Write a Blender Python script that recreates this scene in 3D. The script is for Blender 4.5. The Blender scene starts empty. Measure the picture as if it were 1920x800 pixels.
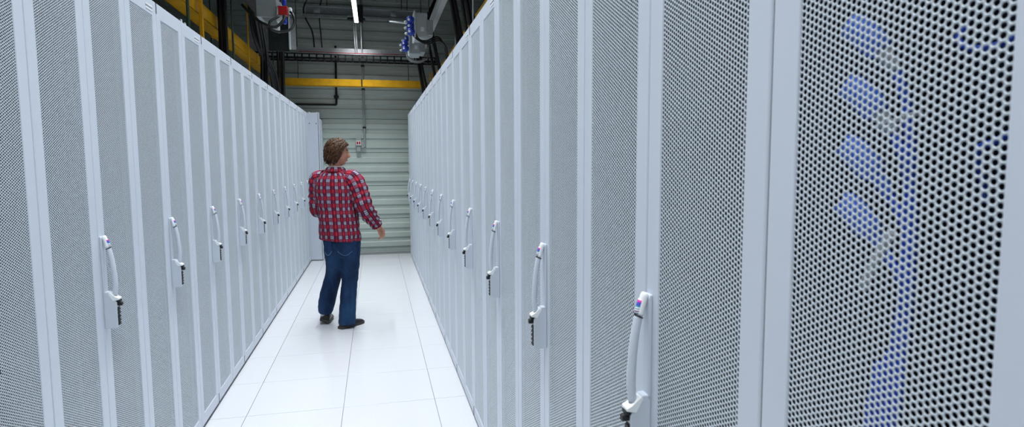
import bpy, bmesh, math, random
import numpy as np
from mathutils import Vector, Matrix, Euler, noise
random.seed(7)
scene = bpy.context.scene
COL = scene.collection
PI = math.pi

# ------------------------------------------------------------------ camera
CAM_H = 1.6139
F_PX = 1111.0
YAW, PITCH, ROLL = 0.2261, 0.0880, -0.0057
cam_data = bpy.data.cameras.new('camera')
cam = bpy.data.objects.new('camera', cam_data)
COL.objects.link(cam)
cam_data.sensor_fit = 'HORIZONTAL'
cam_data.sensor_width = 36.0
cam_data.lens = 36.0 * F_PX / 1920.0
cam_data.clip_start = 0.05
fw = Vector((math.sin(YAW) * math.cos(PITCH), math.cos(YAW) * math.cos(PITCH), -math.sin(PITCH)))
rt0 = Vector((math.cos(YAW), -math.sin(YAW), 0))
up0 = rt0.cross(fw)
rt = rt0 * math.cos(ROLL) + up0 * math.sin(ROLL)
up = -rt0 * math.sin(ROLL) + up0 * math.cos(ROLL)
cam.matrix_world = Matrix(((rt.x, up.x, -fw.x, 0), (rt.y, up.y, -fw.y, 0), (rt.z, up.z, -fw.z, CAM_H), (0, 0, 0, 1)))
cam_data.dof.use_dof = True
cam_data.dof.focus_distance = 5.0
cam_data.dof.aperture_fstop = 7.0
scene.camera = cam

# ------------------------------------------------------------------ world, exposure
world = bpy.data.worlds.new('world')
scene.world = world
world.use_nodes = True
world.node_tree.nodes['Background'].inputs[0].default_value = (0.03, 0.035, 0.04, 1)
world.node_tree.nodes['Background'].inputs[1].default_value = 0.1
vs = scene.view_settings
vs.view_transform = 'Standard'
vs.look = 'None'
vs.gamma = 1.0
vs.use_curve_mapping = False
vs.exposure = 0.0

LAMP_X, LAMP_Z, LAMP_LEN = -0.233, 3.87, 1.5
LAMP_END = 10.14
LAMP_WATT = 27.0
LAMP_SPREAD = 102
LAMP_COLOR = (0.90, 0.955, 1.0)
LAMP_COUNT = 8
LAMP_STEP = 1.62

# ------------------------------------------------------------------ room numbers
XL, XR = -1.0514, 0.5674          # faces of the two rows
WALL_Y = 10.845
LEAF = 0.3981
RACK_H = 2.415
YR0, YL0 = 0.7734, 2.1807         # rack boundaries next to the camera

# ------------------------------------------------------------------ materials
def mat(name, color, rough=0.5, metal=0.0, spec=0.5, noise_amt=0.0, noise_scale=20.0, bump=0.0, bump_scale=200.0, emit=None, emit_str=0.0):
    m = bpy.data.materials.new(name)
    m.use_nodes = True
    nt = m.node_tree
    b = nt.nodes['Principled BSDF']
    b.inputs['Base Color'].default_value = (*color, 1)
    b.inputs['Roughness'].default_value = rough
    b.inputs['Metallic'].default_value = metal
    b.inputs['Specular IOR Level'].default_value = spec
    if emit:
        b.inputs['Emission Color'].default_value = (*emit, 1)
        b.inputs['Emission Strength'].default_value = emit_str
    tc = nt.nodes.new('ShaderNodeTexCoord')
    if noise_amt > 0:
        n = nt.nodes.new('ShaderNodeTexNoise')
        n.inputs['Scale'].default_value = noise_scale
        n.inputs['Detail'].default_value = 4
        nt.links.new(tc.outputs['Object'], n.inputs['Vector'])
        r = nt.nodes.new('ShaderNodeValToRGB')
        r.color_ramp.elements[0].position = 0.3
        r.color_ramp.elements[1].position = 0.7
        r.color_ramp.elements[0].color = (*[max(0, c * (1 - noise_amt)) for c in color], 1)
        r.color_ramp.elements[1].color = (*[min(1, c * (1 + noise_amt)) for c in color], 1)
        nt.links.new(n.outputs['Fac'], r.inputs[0])
        nt.links.new(r.outputs[0], b.inputs['Base Color'])
    if bump > 0:
        n2 = nt.nodes.new('ShaderNodeTexNoise')
        n2.inputs['Scale'].default_value = bump_scale
        nt.links.new(tc.outputs['Object'], n2.inputs['Vector'])
        bp = nt.nodes.new('ShaderNodeBump')
        bp.inputs['Strength'].default_value = bump
        bp.inputs['Distance'].default_value = 0.002
        nt.links.new(n2.outputs['Fac'], bp.inputs['Height'])
        nt.links.new(bp.outputs[0], b.inputs['Normal'])
    return m

M = {}
M['rack'] = mat('rack_paint', (0.60, 0.65, 0.73), 0.42, noise_amt=0.015, noise_scale=3, bump=0.08, bump_scale=900)
M['sheet'] = mat('perforated_sheet_paint', (0.53, 0.59, 0.645), 0.38)
M['grip'] = mat('handle_grey', (0.58, 0.63, 0.70), 0.38, bump=0.05, bump_scale=500)
M['white'] = mat('white_plastic', (0.85, 0.87, 0.88), 0.35, noise_amt=0.01)
M['black'] = mat('black_plastic', (0.006, 0.007, 0.008), 0.5, noise_amt=0.2)
M['dark'] = mat('dark_interior', (0.005, 0.010, 0.024), 0.6, noise_amt=0.2)
M['equip'] = mat('equipment_black', (0.007, 0.012, 0.026), 0.45, noise_amt=0.3)
M['floor'] = mat('floor_tile_white', (0.655, 0.66, 0.68), 0.14, noise_amt=0.02, noise_scale=90, spec=0.4)
M['subfloor'] = mat('subfloor_grey', (0.22, 0.23, 0.25), 0.8, noise_amt=0.1)
M['wall'] = mat('wall_cladding', (0.56, 0.63, 0.57), 0.45, noise_amt=0.05, noise_scale=2.5)
M['wallside'] = mat('wall_dark', (0.05, 0.06, 0.057), 0.7, noise_amt=0.1, noise_scale=2)
M['ceil'] = mat('ceiling_dark', (0.022, 0.028, 0.025), 0.8, noise_amt=0.2, noise_scale=2)
M['yellow'] = mat('yellow_duct', (0.86, 0.44, 0.008), 0.42, noise_amt=0.10, noise_scale=12)
M['galv'] = mat('galvanised_steel', (0.40, 0.43, 0.43), 0.42, metal=0.6, noise_amt=0.12, noise_scale=30)
M['greybox'] = mat('grey_box', (0.36, 0.40, 0.39), 0.5, noise_amt=0.06, noise_scale=8)
M['galv_lamplit'] = mat('lamplit_galvanised_steel', (0.62, 0.65, 0.66), 0.4, metal=0.25, noise_amt=0.1, noise_scale=30)  # galvanised steel made paler, lamp light on the tray put into its colour
M['darksteel'] = mat('dark_steel', (0.022, 0.028, 0.026), 0.5, metal=0.3, noise_amt=0.2)
M['greensteel'] = mat('green_rod', (0.025, 0.06, 0.03), 0.5, noise_amt=0.2)
M['cable'] = mat('black_cable', (0.010, 0.011, 0.012), 0.5, noise_amt=0.2)
M['greycable'] = mat('grey_cable', (0.25, 0.27, 0.27), 0.5, noise_amt=0.1)
M['blue'] = mat('blue_plug', (0.012, 0.045, 0.42), 0.35, noise_amt=0.08)
M['lightblue'] = mat('light_blue_plug', (0.08, 0.23, 1.0), 0.4, noise_amt=0.08)
M['bluecable'] = mat('blue_cable', (0.03, 0.11, 0.75), 0.4, noise_amt=0.1)
M['red'] = mat('red_plastic', (0.42, 0.012, 0.012), 0.4, noise_amt=0.1)
M['palegrey'] = mat('pale_grey_plug', (0.62, 0.66, 0.66), 0.4, noise_amt=0.05)
M['diffuser'] = mat('lamp_diffuser', (0.9, 0.95, 1.0), 0.4, emit=(0.92, 0.97, 1.0), emit_str=6.0)
M['led'] = mat('green_led', (0.05, 0.6, 0.02), 0.4, emit=(0.2, 1.0, 0.05), emit_str=1.2)
M['skin'] = mat('skin', (0.52, 0.24, 0.15), 0.5, noise_amt=0.10, noise_scale=30)
M['hair'] = mat('brown_hair', (0.062, 0.028, 0.012), 0.5, spec=0.25, noise_amt=0.5, noise_scale=45)
M['eye'] = mat('eye_white', (0.7, 0.7, 0.68), 0.2)
M['iris'] = mat('eye_iris', (0.05, 0.03, 0.015), 0.2)
M['shoe'] = mat('black_shoe_leather', (0.010, 0.009, 0.009), 0.35, noise_amt=0.3, noise_scale=40)
M['sole'] = mat('shoe_sole', (0.035, 0.030, 0.026), 0.6, noise_amt=0.2)
M['sock'] = mat('light_sock', (0.6, 0.6, 0.6), 0.8, noise_amt=0.05)
M['collar'] = mat('collar_lining', (0.66, 0.58, 0.55), 0.8, noise_amt=0.25, noise_scale=120)

def stripe_mat(name, coord, axis, stops, extra=None):
    """printed sticker: constant colour bands along one object axis"""
    m = bpy.data.materials.new(name); m.use_nodes = True
    nt = m.node_tree; b = nt.nodes['Principled BSDF']; b.inputs['Roughness'].default_value = 0.35
    tc = nt.nodes.new('ShaderNodeTexCoord'); sp = nt.nodes.new('ShaderNodeSeparateXYZ')
    nt.links.new(tc.outputs[coord], sp.inputs[0])
    r = nt.nodes.new('ShaderNodeValToRGB'); r.color_ramp.interpolation = 'CONSTANT'
    els = r.color_ramp.elements
    els[0].position = stops[0][0]; els[0].color = (*stops[0][1], 1)
    els[1].position = stops[1][0]; els[1].color = (*stops[1][1], 1)
    for p, c in stops[2:]:
        e = els.new(p); e.color = (*c, 1)
    nt.links.new(sp.outputs[axis], r.inputs[0]); nt.links.new(r.outputs[0], b.inputs['Base Color'])
    return m
W_ = (0.85, 0.87, 0.9)
M['sticker'] = stripe_mat('printed_sticker', 'Generated', 'Z', [(0.0, W_), (0.06, (0.03, 0.25, 0.45)), (0.14, W_), (0.22, (0.25, 0.03, 0.25)), (0.28, W_), (0.36, (0.1, 0.3, 0.35)), (0.42, W_), (0.50, (0.05, 0.35, 0.40)), (0.58, (0.08, 0.10, 0.55)), (0.80, (0.75, 0.05, 0.40)), (0.94, W_)])
M['tag'] = stripe_mat('printed_tag', 'Generated', 'Z', [(0.0, W_), (0.36, (0.10, 0.12, 0.16)), (0.46, (0.35, 0.38, 0.42)), (0.56, (0.10, 0.12, 0.16)), (0.66, W_)])

def plaid():
    m = bpy.data.materials.new('plaid_shirt_cloth'); m.use_nodes = True
    nt = m.node_tree; b = nt.nodes['Principled BSDF']; b.inputs['Roughness'].default_value = 0.85
    b.inputs['Specular IOR Level'].default_value = 0.15
    uv = nt.nodes.new('ShaderNodeUVMap'); uv.uv_map = 'cloth'
    sp = nt.nodes.new('ShaderNodeSeparateXYZ'); nt.links.new(uv.outputs[0], sp.inputs[0])
    outs = []
    def ramp(stops):
        r = nt.nodes.new('ShaderNodeValToRGB'); r.color_ramp.interpolation = 'CONSTANT'
        els = r.color_ramp.elements
        els[0].position = stops[0][0]; els[0].color = (*stops[0][1], 1); els[1].position = stops[1][0]; els[1].color = (*stops[1][1], 1)
        for p_, c_ in stops[2:]:
            e = els.new(p_); e.color = (*c_, 1)
        return r
    g = lambda v: (v, v, v)
    for ax, per, ln, bd, thin in (('X', 0.0602, 0.165, 0.30, 0.06), ('Y', 0.068, 0.11, 0.20, 0.0)):
        d = nt.nodes.new('ShaderNodeMath'); d.operation = 'DIVIDE'; d.inputs[1].default_value = per
        f = nt.nodes.new('ShaderNodeMath'); f.operation = 'FRACT'
        nt.links.new(sp.outputs[ax], d.inputs[0]); nt.links.new(d.outputs[0], f.inputs[0])
        r = ramp([(0.0, g(0.0)), (0.24, g(thin)), (0.30, g(0.0)), (0.52, g(ln)), (0.565, g(bd)), (0.67, g(ln)), (0.71, g(bd)), (0.82, g(ln)), (0.86, g(bd)), (0.96, g(ln))])
        nt.links.new(f.outputs[0], r.inputs[0]); outs.append(r)
    su = nt.nodes.new('ShaderNodeMath'); su.operation = 'ADD'
    nt.links.new(outs[0].outputs[0], su.inputs[0]); nt.links.new(outs[1].outputs[0], su.inputs[1])
    mx = ramp([(0.0, (0.30, 0.004, 0.016)), (0.04, (0.36, 0.09, 0.12)), (0.09, (0.045, 0.006, 0.028)), (0.19, (0.12, 0.014, 0.04)), (0.24, (0.20, 0.06, 0.09)), (0.268, (0.02, 0.008, 0.03)), (0.29, (0.27, 0.075, 0.12)), (0.34, (0.07, 0.065, 0.12)), (0.46, (0.44, 0.44, 0.50))])
    nt.links.new(su.outputs[0], mx.inputs[0])
    nt.links.new(mx.outputs[0], b.inputs['Base Color'])
    return m
M['plaid'] = plaid()

def denim():
    m = mat('blue_denim', (0.010, 0.035, 0.10), 0.8, spec=0.2)
    nt = m.node_tree; b = nt.nodes['Principled BSDF']
    tc = nt.nodes.new('ShaderNodeTexCoord')
    n = nt.nodes.new('ShaderNodeTexNoise'); n.inputs['Scale'].default_value = 5.0; n.inputs['Detail'].default_value = 6
    mp = nt.nodes.new('ShaderNodeMapping'); mp.inputs['Scale'].default_value = (1.5, 1.5, 0.6)
    nt.links.new(tc.outputs['Object'], mp.inputs[0]); nt.links.new(mp.outputs[0], n.inputs['Vector'])
    n2 = nt.nodes.new('ShaderNodeTexNoise'); n2.inputs['Scale'].default_value = 160.0
    nt.links.new(tc.outputs['Object'], n2.inputs['Vector'])
    ad = nt.nodes.new('ShaderNodeMath'); ad.operation = 'MULTIPLY_ADD'; ad.inputs[1].default_value = 0.25
    nt.links.new(n2.outputs['Fac'], ad.inputs[0]); nt.links.new(n.outputs['Fac'], ad.inputs[2])
    r = nt.nodes.new('ShaderNodeValToRGB')
    r.color_ramp.elements[0].position = 0.45; r.color_ramp.elements[0].color = (0.004, 0.013, 0.045, 1)
    r.color_ramp.elements[1].position = 0.85; r.color_ramp.elements[1].color = (0.018, 0.062, 0.15, 1)
    nt.links.new(ad.outputs[0], r.inputs[0]); nt.links.new(r.outputs[0], b.inputs['Base Color'])
    return m
M['denim'] = denim()
M['stitch'] = mat('denim_stitch', (0.10, 0.20, 0.32), 0.8, noise_amt=0.2, noise_scale=200)

# ------------------------------------------------------------------ helpers
def obj(name, me, m=None, parent=None, loc=None, rotz=None):
    if isinstance(me, bmesh.types.BMesh):
        bm = me; me = bpy.data.meshes.new(name); bm.to_mesh(me); bm.free()
    o = bpy.data.objects.new(name, me)
    COL.objects.link(o)
    if m is not None:
        me.materials.clear()
        for k in (m if isinstance(m, (list, tuple)) else [m]): me.materials.append(k)
    if parent is not None: o.parent = parent
    if loc is not None: o.location = loc
    if rotz is not None: o.rotation_euler = (0, 0, rotz)
    return o
def tag(o, label, cat, group=None):
    o['label'] = label; o['category'] = cat
    if group: o['group'] = group
    return o
def struct(o):
    o['kind'] = 'structure'; return o
def thing(name, label, cat, loc=(0, 0, 0), rotz=0, group=None):
    o = bpy.data.objects.new(name, None); COL.objects.link(o)
    o.empty_display_size = 0.1
    o.location = loc; o.rotation_euler = (0, 0, rotz)
    return tag(o, label, cat, group)
def dup(root, loc, rotz, label, group=None):
    r = root.copy(); COL.objects.link(r); r.location = loc; r.rotation_euler = (0, 0, rotz)
    r['label'] = label
    if group: r['group'] = group
    for ch in list(root.children):
        c = ch.copy(); COL.objects.link(c); c.parent = r
        for g in list(ch.children):
            d = g.copy(); COL.objects.link(d); d.parent = c
    return r
def box(bm, x0, x1, y0, y1, z0, z1, bev=0.0):
    r = bmesh.ops.create_cube(bm, size=1.0)
    v = r['verts']
    bmesh.ops.scale(bm, vec=(abs(x1 - x0), abs(y1 - y0), abs(z1 - z0)), verts=v)
    bmesh.ops.translate(bm, vec=((x0 + x1) / 2, (y0 + y1) / 2, (z0 + z1) / 2), verts=v)
    if bev > 0:
        es = list({e for q in v for e in q.link_edges})
        bmesh.ops.bevel(bm, geom=es, offset=bev, segments=2, affect='EDGES', profile=0.5)
    return bm
def B(*boxes, bev=0.0):
    bm = bmesh.new()
    for b in boxes: box(bm, *b, bev=bev)
    return bm
def smooth_path(pts, sub=6):
    P = [Vector(p) for p in pts]
    if len(P) < 3 or sub <= 1: return P
    out = []
    for i in range(len(P) - 1):
        p0 = P[max(i - 1, 0)]; p1 = P[i]; p2 = P[i + 1]; p3 = P[min(i + 2, len(P) - 1)]
        for k in range(sub):
            t = k / sub
            out.append(0.5 * ((2 * p1) + (p2 - p0) * t + (2 * p0 - 5 * p1 + 4 * p2 - p3) * t * t + (3 * p1 - p0 - 3 * p2 + p3) * t ** 3))
    out.append(P[-1])
    return out
def tube(bm, pts, rad, n=8, sub=6, flat=1.0, flat_dir=None):
    """swept tube with end caps; rad a number or list per control point"""
    P = smooth_path(pts, sub)
    if isinstance(rad, (int, float)): R = [rad] * len(P)
    else:
        R = []
        for i in range(len(P)):
            t = i / (len(P) - 1) * (len(rad) - 1); a = min(int(t), len(rad) - 2)
            R.append(rad[a] + (rad[a + 1] - rad[a]) * (t - a))
    T = [(P[min(i + 1, len(P) - 1)] - P[max(i - 1, 0)]).normalized() for i in range(len(P))]
    nrm = Vector(flat_dir) if flat_dir else (Vector((0, 0, 1)) if abs(T[0].z) < 0.9 else Vector((1, 0, 0)))
    rings = []
    for i, p in enumerate(P):
        nrm = (nrm - T[i] * nrm.dot(T[i])).normalized()
        bi = T[i].cross(nrm)
        rings.append([bm.verts.new(p + (nrm * math.cos(2 * PI * k / n) * R[i] * flat + bi * math.sin(2 * PI * k / n) * R[i])) for k in range(n)])
    for i in range(len(rings) - 1):
        for k in range(n):
            f = bm.faces.new((rings[i][k], rings[i][(k + 1) % n], rings[i + 1][(k + 1) % n], rings[i + 1][k])); f.smooth = True
    bm.faces.new(rings[0][::-1]); bm.faces.new(rings[-1])
    return bm
def TB(pts, rad, n=8, sub=6, **k): return tube(bmesh.new(), pts, rad, n, sub, **k)
def lathe(bm, prof, axis_o, axis_d, n=16):
    """closed solid of revolution, prof = [(dist along axis, radius)]"""
    d = Vector(axis_d).normalized(); a = d.orthogonal().normalized(); b = d.cross(a); o = Vector(axis_o)
    rings = [[bm.verts.new(o + d * s + (a * math.cos(2 * PI * k / n) + b * math.sin(2 * PI * k / n)) * r) for k in range(n)] for s, r in prof]
    for i in range(len(rings) - 1):
        for k in range(n):
            bm.faces.new((rings[i][k], rings[i][(k + 1) % n], rings[i + 1][(k + 1) % n], rings[i + 1][k]))
    bm.faces.new(rings[0][::-1]); bm.faces.new(rings[-1])
    bmesh.ops.recalc_face_normals(bm, faces=bm.faces[:])
    return bm
def prism(bm, poly, axis, a0, a1, bev=0.0):
    """extrude a 2-D polygon along axis ('x': poly is (y,z))"""
    f = {'x': lambda u, v, a: (a, u, v), 'y': lambda u, v, a: (u, a, v), 'z': lambda u, v, a: (u, v, a)}[axis]
    A = [bm.verts.new(f(u, v, a0)) for u, v in poly]; C = [bm.verts.new(f(u, v, a1)) for u, v in poly]
    n = len(poly); fs = [bm.faces.new(A), bm.faces.new(C[::-1])]
    for i in range(n): fs.append(bm.faces.new((A[i], C[i], C[(i + 1) % n], A[(i + 1) % n])))
    bmesh.ops.recalc_face_normals(bm, faces=fs)
    if bev > 0:
        es = list({e for q in A + C for e in q.link_edges})
        bmesh.ops.bevel(bm, geom=es, offset=bev, segments=2, affect='EDGES', profile=0.5)
    return bm

# ------------------------------------------------------------------ setting: floor, walls, ceiling
floor = struct(obj('floor', B((-4.2, 4.2, -3.2, 11.0, -0.05, -0.006)), M['subfloor']))
tile_bm = B((0.0015, 0.5985, 0.0015, 0.5985, -0.006, 0.0), bev=0.0012)
tile_me = bpy.data.meshes.new('floor_tile'); tile_bm.to_mesh(tile_me); tile_bm.free(); tile_me.materials.append(M['floor'])
TX, TY = -0.8425, 3.9489
for i in (-1, 0, 1, 2):
    for j in range(-11, 12):
        y0 = TY + 0.6 * j
        if y0 + 0.55 > WALL_Y: continue
        t = bpy.data.objects.new('floor_tile', tile_me); COL.objects.link(t); t.parent = floor
        t.location = (TX + 0.6 * i, y0, 0)

wall_back = struct(obj('wall_back', B((-4.2, 4.2, WALL_Y + 0.03, WALL_Y + 0.2, -0.05, 5.6)), M['wall']))
PANEL = 0.587
def wall_panel_mesh():
    p, s = 0.022, 0.012
    prof = [(0.0, 0.020), (0.004, 0.0)]
    for k in range(3):
        a = 0.082 + 0.1667 * k; b = a + 0.080
        prof += [(a - s * 0.4, 0.0), (a, -p), (b, -p), (b + s, 0.0)]
    prof += [(PANEL - 0.007, 0.0), (PANEL - 0.003, 0.020)]
    bm = bmesh.new()
    A = [bm.verts.new((-4.2, y, z)) for z, y in prof]; C = [bm.verts.new((4.2, y, z)) for z, y in prof]
    for i in range(len(prof) - 1): bm.faces.new((A[i], C[i], C[i + 1], A[i + 1]))
    bb = [bm.verts.new((x, 0.03, z)) for x in (-4.2, 4.2) for z in (0, PANEL - 0.003)]
    bm.faces.new((bb[0], bb[1], bb[3], bb[2]))
    return bm
bm = wall_panel_mesh(); me = bpy.data.meshes.new('wall_panel'); bm.to_mesh(me); bm.free(); me.materials.append(M['wall'])
for k in range(9):
    o = bpy.data.objects.new('wall_panel', me); COL.objects.link(o); o.parent = wall_back
    o.location = (0, WALL_Y, 0.021 + PANEL * k)
struct(obj('baseboard_back', B((-4.2, 4.2, WALL_Y - 0.012, WALL_Y + 0.03, -0.004, 0.020)), M['wall']))
struct(obj('wall_left', B((-4.3, -4.2, -3.2, 11.0, -0.05, 5.6)), M['wallside']))
struct(obj('wall_right', B((4.2, 4.3, -3.2, 11.0, -0.05, 5.6)), M['wallside']))
struct(obj('wall_front', B((-4.3, 4.3, -3.3, -3.2, -0.05, 5.6)), M['wallside']))
struct(obj('ceiling', B((-4.3, 4.3, -3.3, 11.05, 5.6, 5.7)), M['ceil']))

# ------------------------------------------------------------------ lamps over the aisle
def make_lamp(yend, label):
    t = thing('led_lamp', label, 'lamp', (LAMP_X, yend - LAMP_LEN / 2, LAMP_Z), 0, 'linear lamps over the aisle')
    h = LAMP_LEN / 2
    hb = bmesh.new(); prism(hb, [(-0.034, 0.0), (0.034, 0.0), (0.034, 0.03), (0.02, 0.06), (-0.02, 0.06), (-0.034, 0.03)], 'y', -h, h)
    obj('housing', hb, M['greybox'], t)
    obj('diffuser', B((-0.030, 0.030, -h + 0.004, h - 0.004, -0.012, -0.0005), bev=0.004), M['diffuser'], t)
    for s in (-1, 1):
        obj('suspension_rod', TB([(0, s * h * 0.7, 0.06), (0, s * h * 0.7, 5.6 - LAMP_Z)], 0.004, 6, 1), M['darksteel'], t)
    L = bpy.data.lights.new('led_lamp_light', 'AREA'); L.shape = 'RECTANGLE'; L.size = 0.056; L.size_y = LAMP_LEN - 0.05
    L.energy = LAMP_WATT; L.color = LAMP_COLOR; L.spread = math.radians(LAMP_SPREAD)
    lo = bpy.data.objects.new('lamp_light', L); COL.objects.link(lo); lo.parent = t; lo.location = (0, 0, -0.016)
    return t
for k in range(LAMP_COUNT):
    lab = 'long narrow white lamp glowing above the aisle at the top of the picture' if k == 0 else \
        'long narrow lamp over the aisle, number %s back from the glowing one in view' % ['', 'one', 'two', 'three', 'four', 'five', 'six', 'seven', 'eight'][k]
    make_lamp(LAMP_END - k * LAMP_STEP, lab)

# ------------------------------------------------------------------ server racks
STILE, Z_B, Z_T, MZ0, MZ1 = 0.0565, 0.025, RACK_H, 0.095, 2.340
LW = LEAF - 0.0030                               # one leaf, hinge gap 2 mm
def leaf_frame(mirror=False):
    """x from 0 to LW, front face at y=0; lofted rectangular loops so the edges are rounded"""
    loops = [(0.0, 0.0, 0.026), (0.0, 0.0, 0.004), (0.0, 0.0012, 0.0012), (0.0, 0.004, 0.0),
             (1.0, -0.0025, 0.0), (1.0, -0.0007, 0.0007), (1.0, 0.0, 0.0025), (1.0, 0.0, 0.0045)]
    bm = bmesh.new(); rings = []
    for t, ins, y in loops:
        x0 = 0 + t * STILE + ins; x1 = LW - t * STILE - ins
        z0 = Z_B + t * (MZ0 - Z_B) + ins; z1 = Z_T - t * (Z_T - MZ1) - ins
        rings.append([bm.verts.new((x0, y, z0)), bm.verts.new((x1, y, z0)), bm.verts.new((x1, y, z1)), bm.verts.new((x0, y, z1))])
    rings.append(rings[0])
    for i in range(len(rings) - 1):
        for k in range(4):
            bm.faces.new((rings[i][k], rings[i][(k + 1) % 4], rings[i + 1][(k + 1) % 4], rings[i + 1][k]))
    bmesh.ops.recalc_face_normals(bm, faces=bm.faces[:])
    return bm
def perforated_sheet():
    """hexagonal lattice of punched round holes with real sheet thickness"""
    pv, pc, r, th, ns = 0.0090, 0.0078, 0.0034, 0.0008, 12
    cx0, cx1 = STILE + 0.0038, LW - STILE - 0.0038
    nc = int((cx1 - cx0) / pc) + 1
    pc = (cx1 - cx0) / (nc - 1)
    nr = int((MZ1 - MZ0 - 0.008) / pv)
    pv = (MZ1 - MZ0 - 0.008) / nr
    s = pc / 1.5
    y = 0.0028
    ang = np.arange(ns) * 2 * np.pi / ns
    hexv = []
    for k in range(6):
        a, b = k * np.pi / 3, (k + 1) * np.pi / 3
        pa = np.array([math.cos(a) * s, math.sin(a) * pv / 2 / math.sin(np.pi / 3)])
        pb = np.array([math.cos(b) * s, math.sin(b) * pv / 2 / math.sin(np.pi / 3)])
        hexv += [pa, (pa + pb) / 2]
    outer = np.array(hexv); inner = np.stack([np.cos(ang), np.sin(ang)], 1) * r
    tmpl = np.zeros((3 * ns, 3))
    tmpl[:ns, 0] = outer[:, 0]; tmpl[:ns, 2] = outer[:, 1]
    tmpl[ns:2 * ns, 0] = inner[:, 0]; tmpl[ns:2 * ns, 2] = inner[:, 1]
    tmpl[2 * ns:] = tmpl[ns:2 * ns]; tmpl[2 * ns:, 1] = th
    fq = []
    for k in range(ns):
        k2 = (k + 1) % ns
        fq.append((k, k2, ns + k2, ns + k)); fq.append((ns + k, ns + k2, 2 * ns + k2, 2 * ns + k))
    fq = np.array(fq)
    cents = []; extra = []
    for c in range(nc):
        x = cx0 + c * pc; off = (c % 2)
        n = nr - off
        for i in range(n): cents.append((x, y, MZ0 + 0.004 + pv * (i + 0.5 + 0.5 * off)))
    cents = np.array(cents)
    V = (cents[:, None, :] + tmpl[None]).reshape(-1, 3)
    Fq = (np.arange(len(cents))[:, None, None] * (3 * ns) + fq[None]).reshape(-1, 4)
    # plain margins behind the frame edge and half cells at the top and bottom
    quads = []
    def q(x0, x1, z0, z1, yy): quads.append([(x0, yy, z0), (x1, yy, z0), (x1, yy, z1), (x0, yy, z1)])
    q(STILE - 0.01, cx0 - r * 1.02, MZ0 - 0.01, MZ1 + 0.01, y + 0.0001); q(cx1 + r * 1.02, LW - STILE + 0.01, MZ0 - 0.01, MZ1 + 0.01, y + 0.0001)
    q(STILE - 0.01, LW - STILE + 0.01, MZ0 - 0.01, MZ0 + 0.0041, y + 0.00005); q(STILE - 0.01, LW - STILE + 0.01, MZ1 - 0.0041, MZ1 + 0.01, y + 0.00005)
    for c in range(1, nc, 2):
        x = cx0 + c * pc
        for za, zb in ((MZ0 + 0.004, MZ0 + 0.004 + pv / 2), (MZ1 - 0.004 - pv / 2, MZ1 - 0.004)): q(x - s * 0.75, x + s * 0.75, za, zb, y + 0.0001)
    qv = np.array(quads).reshape(-1, 3)
    V = np.concatenate([V, qv]); Fq = np.concatenate([Fq, len(V) - len(qv) + np.arange(len(qv)).reshape(-1, 4)])
    me = bpy.data.meshes.new('perforated_sheet')
    me.vertices.add(len(V)); me.vertices.foreach_set('co', V.astype(np.float32).ravel())
    me.loops.add(Fq.size); me.loops.foreach_set('vertex_index', Fq.astype(np.int32).ravel())
    me.polygons.add(len(Fq)); me.polygons.foreach_set('loop_start', np.arange(0, Fq.size, 4, dtype=np.int32))
    me.update(calc_edges=True)
    me.materials.append(M['sheet'])
    return me
sheet_me = perforated_sheet()

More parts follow.
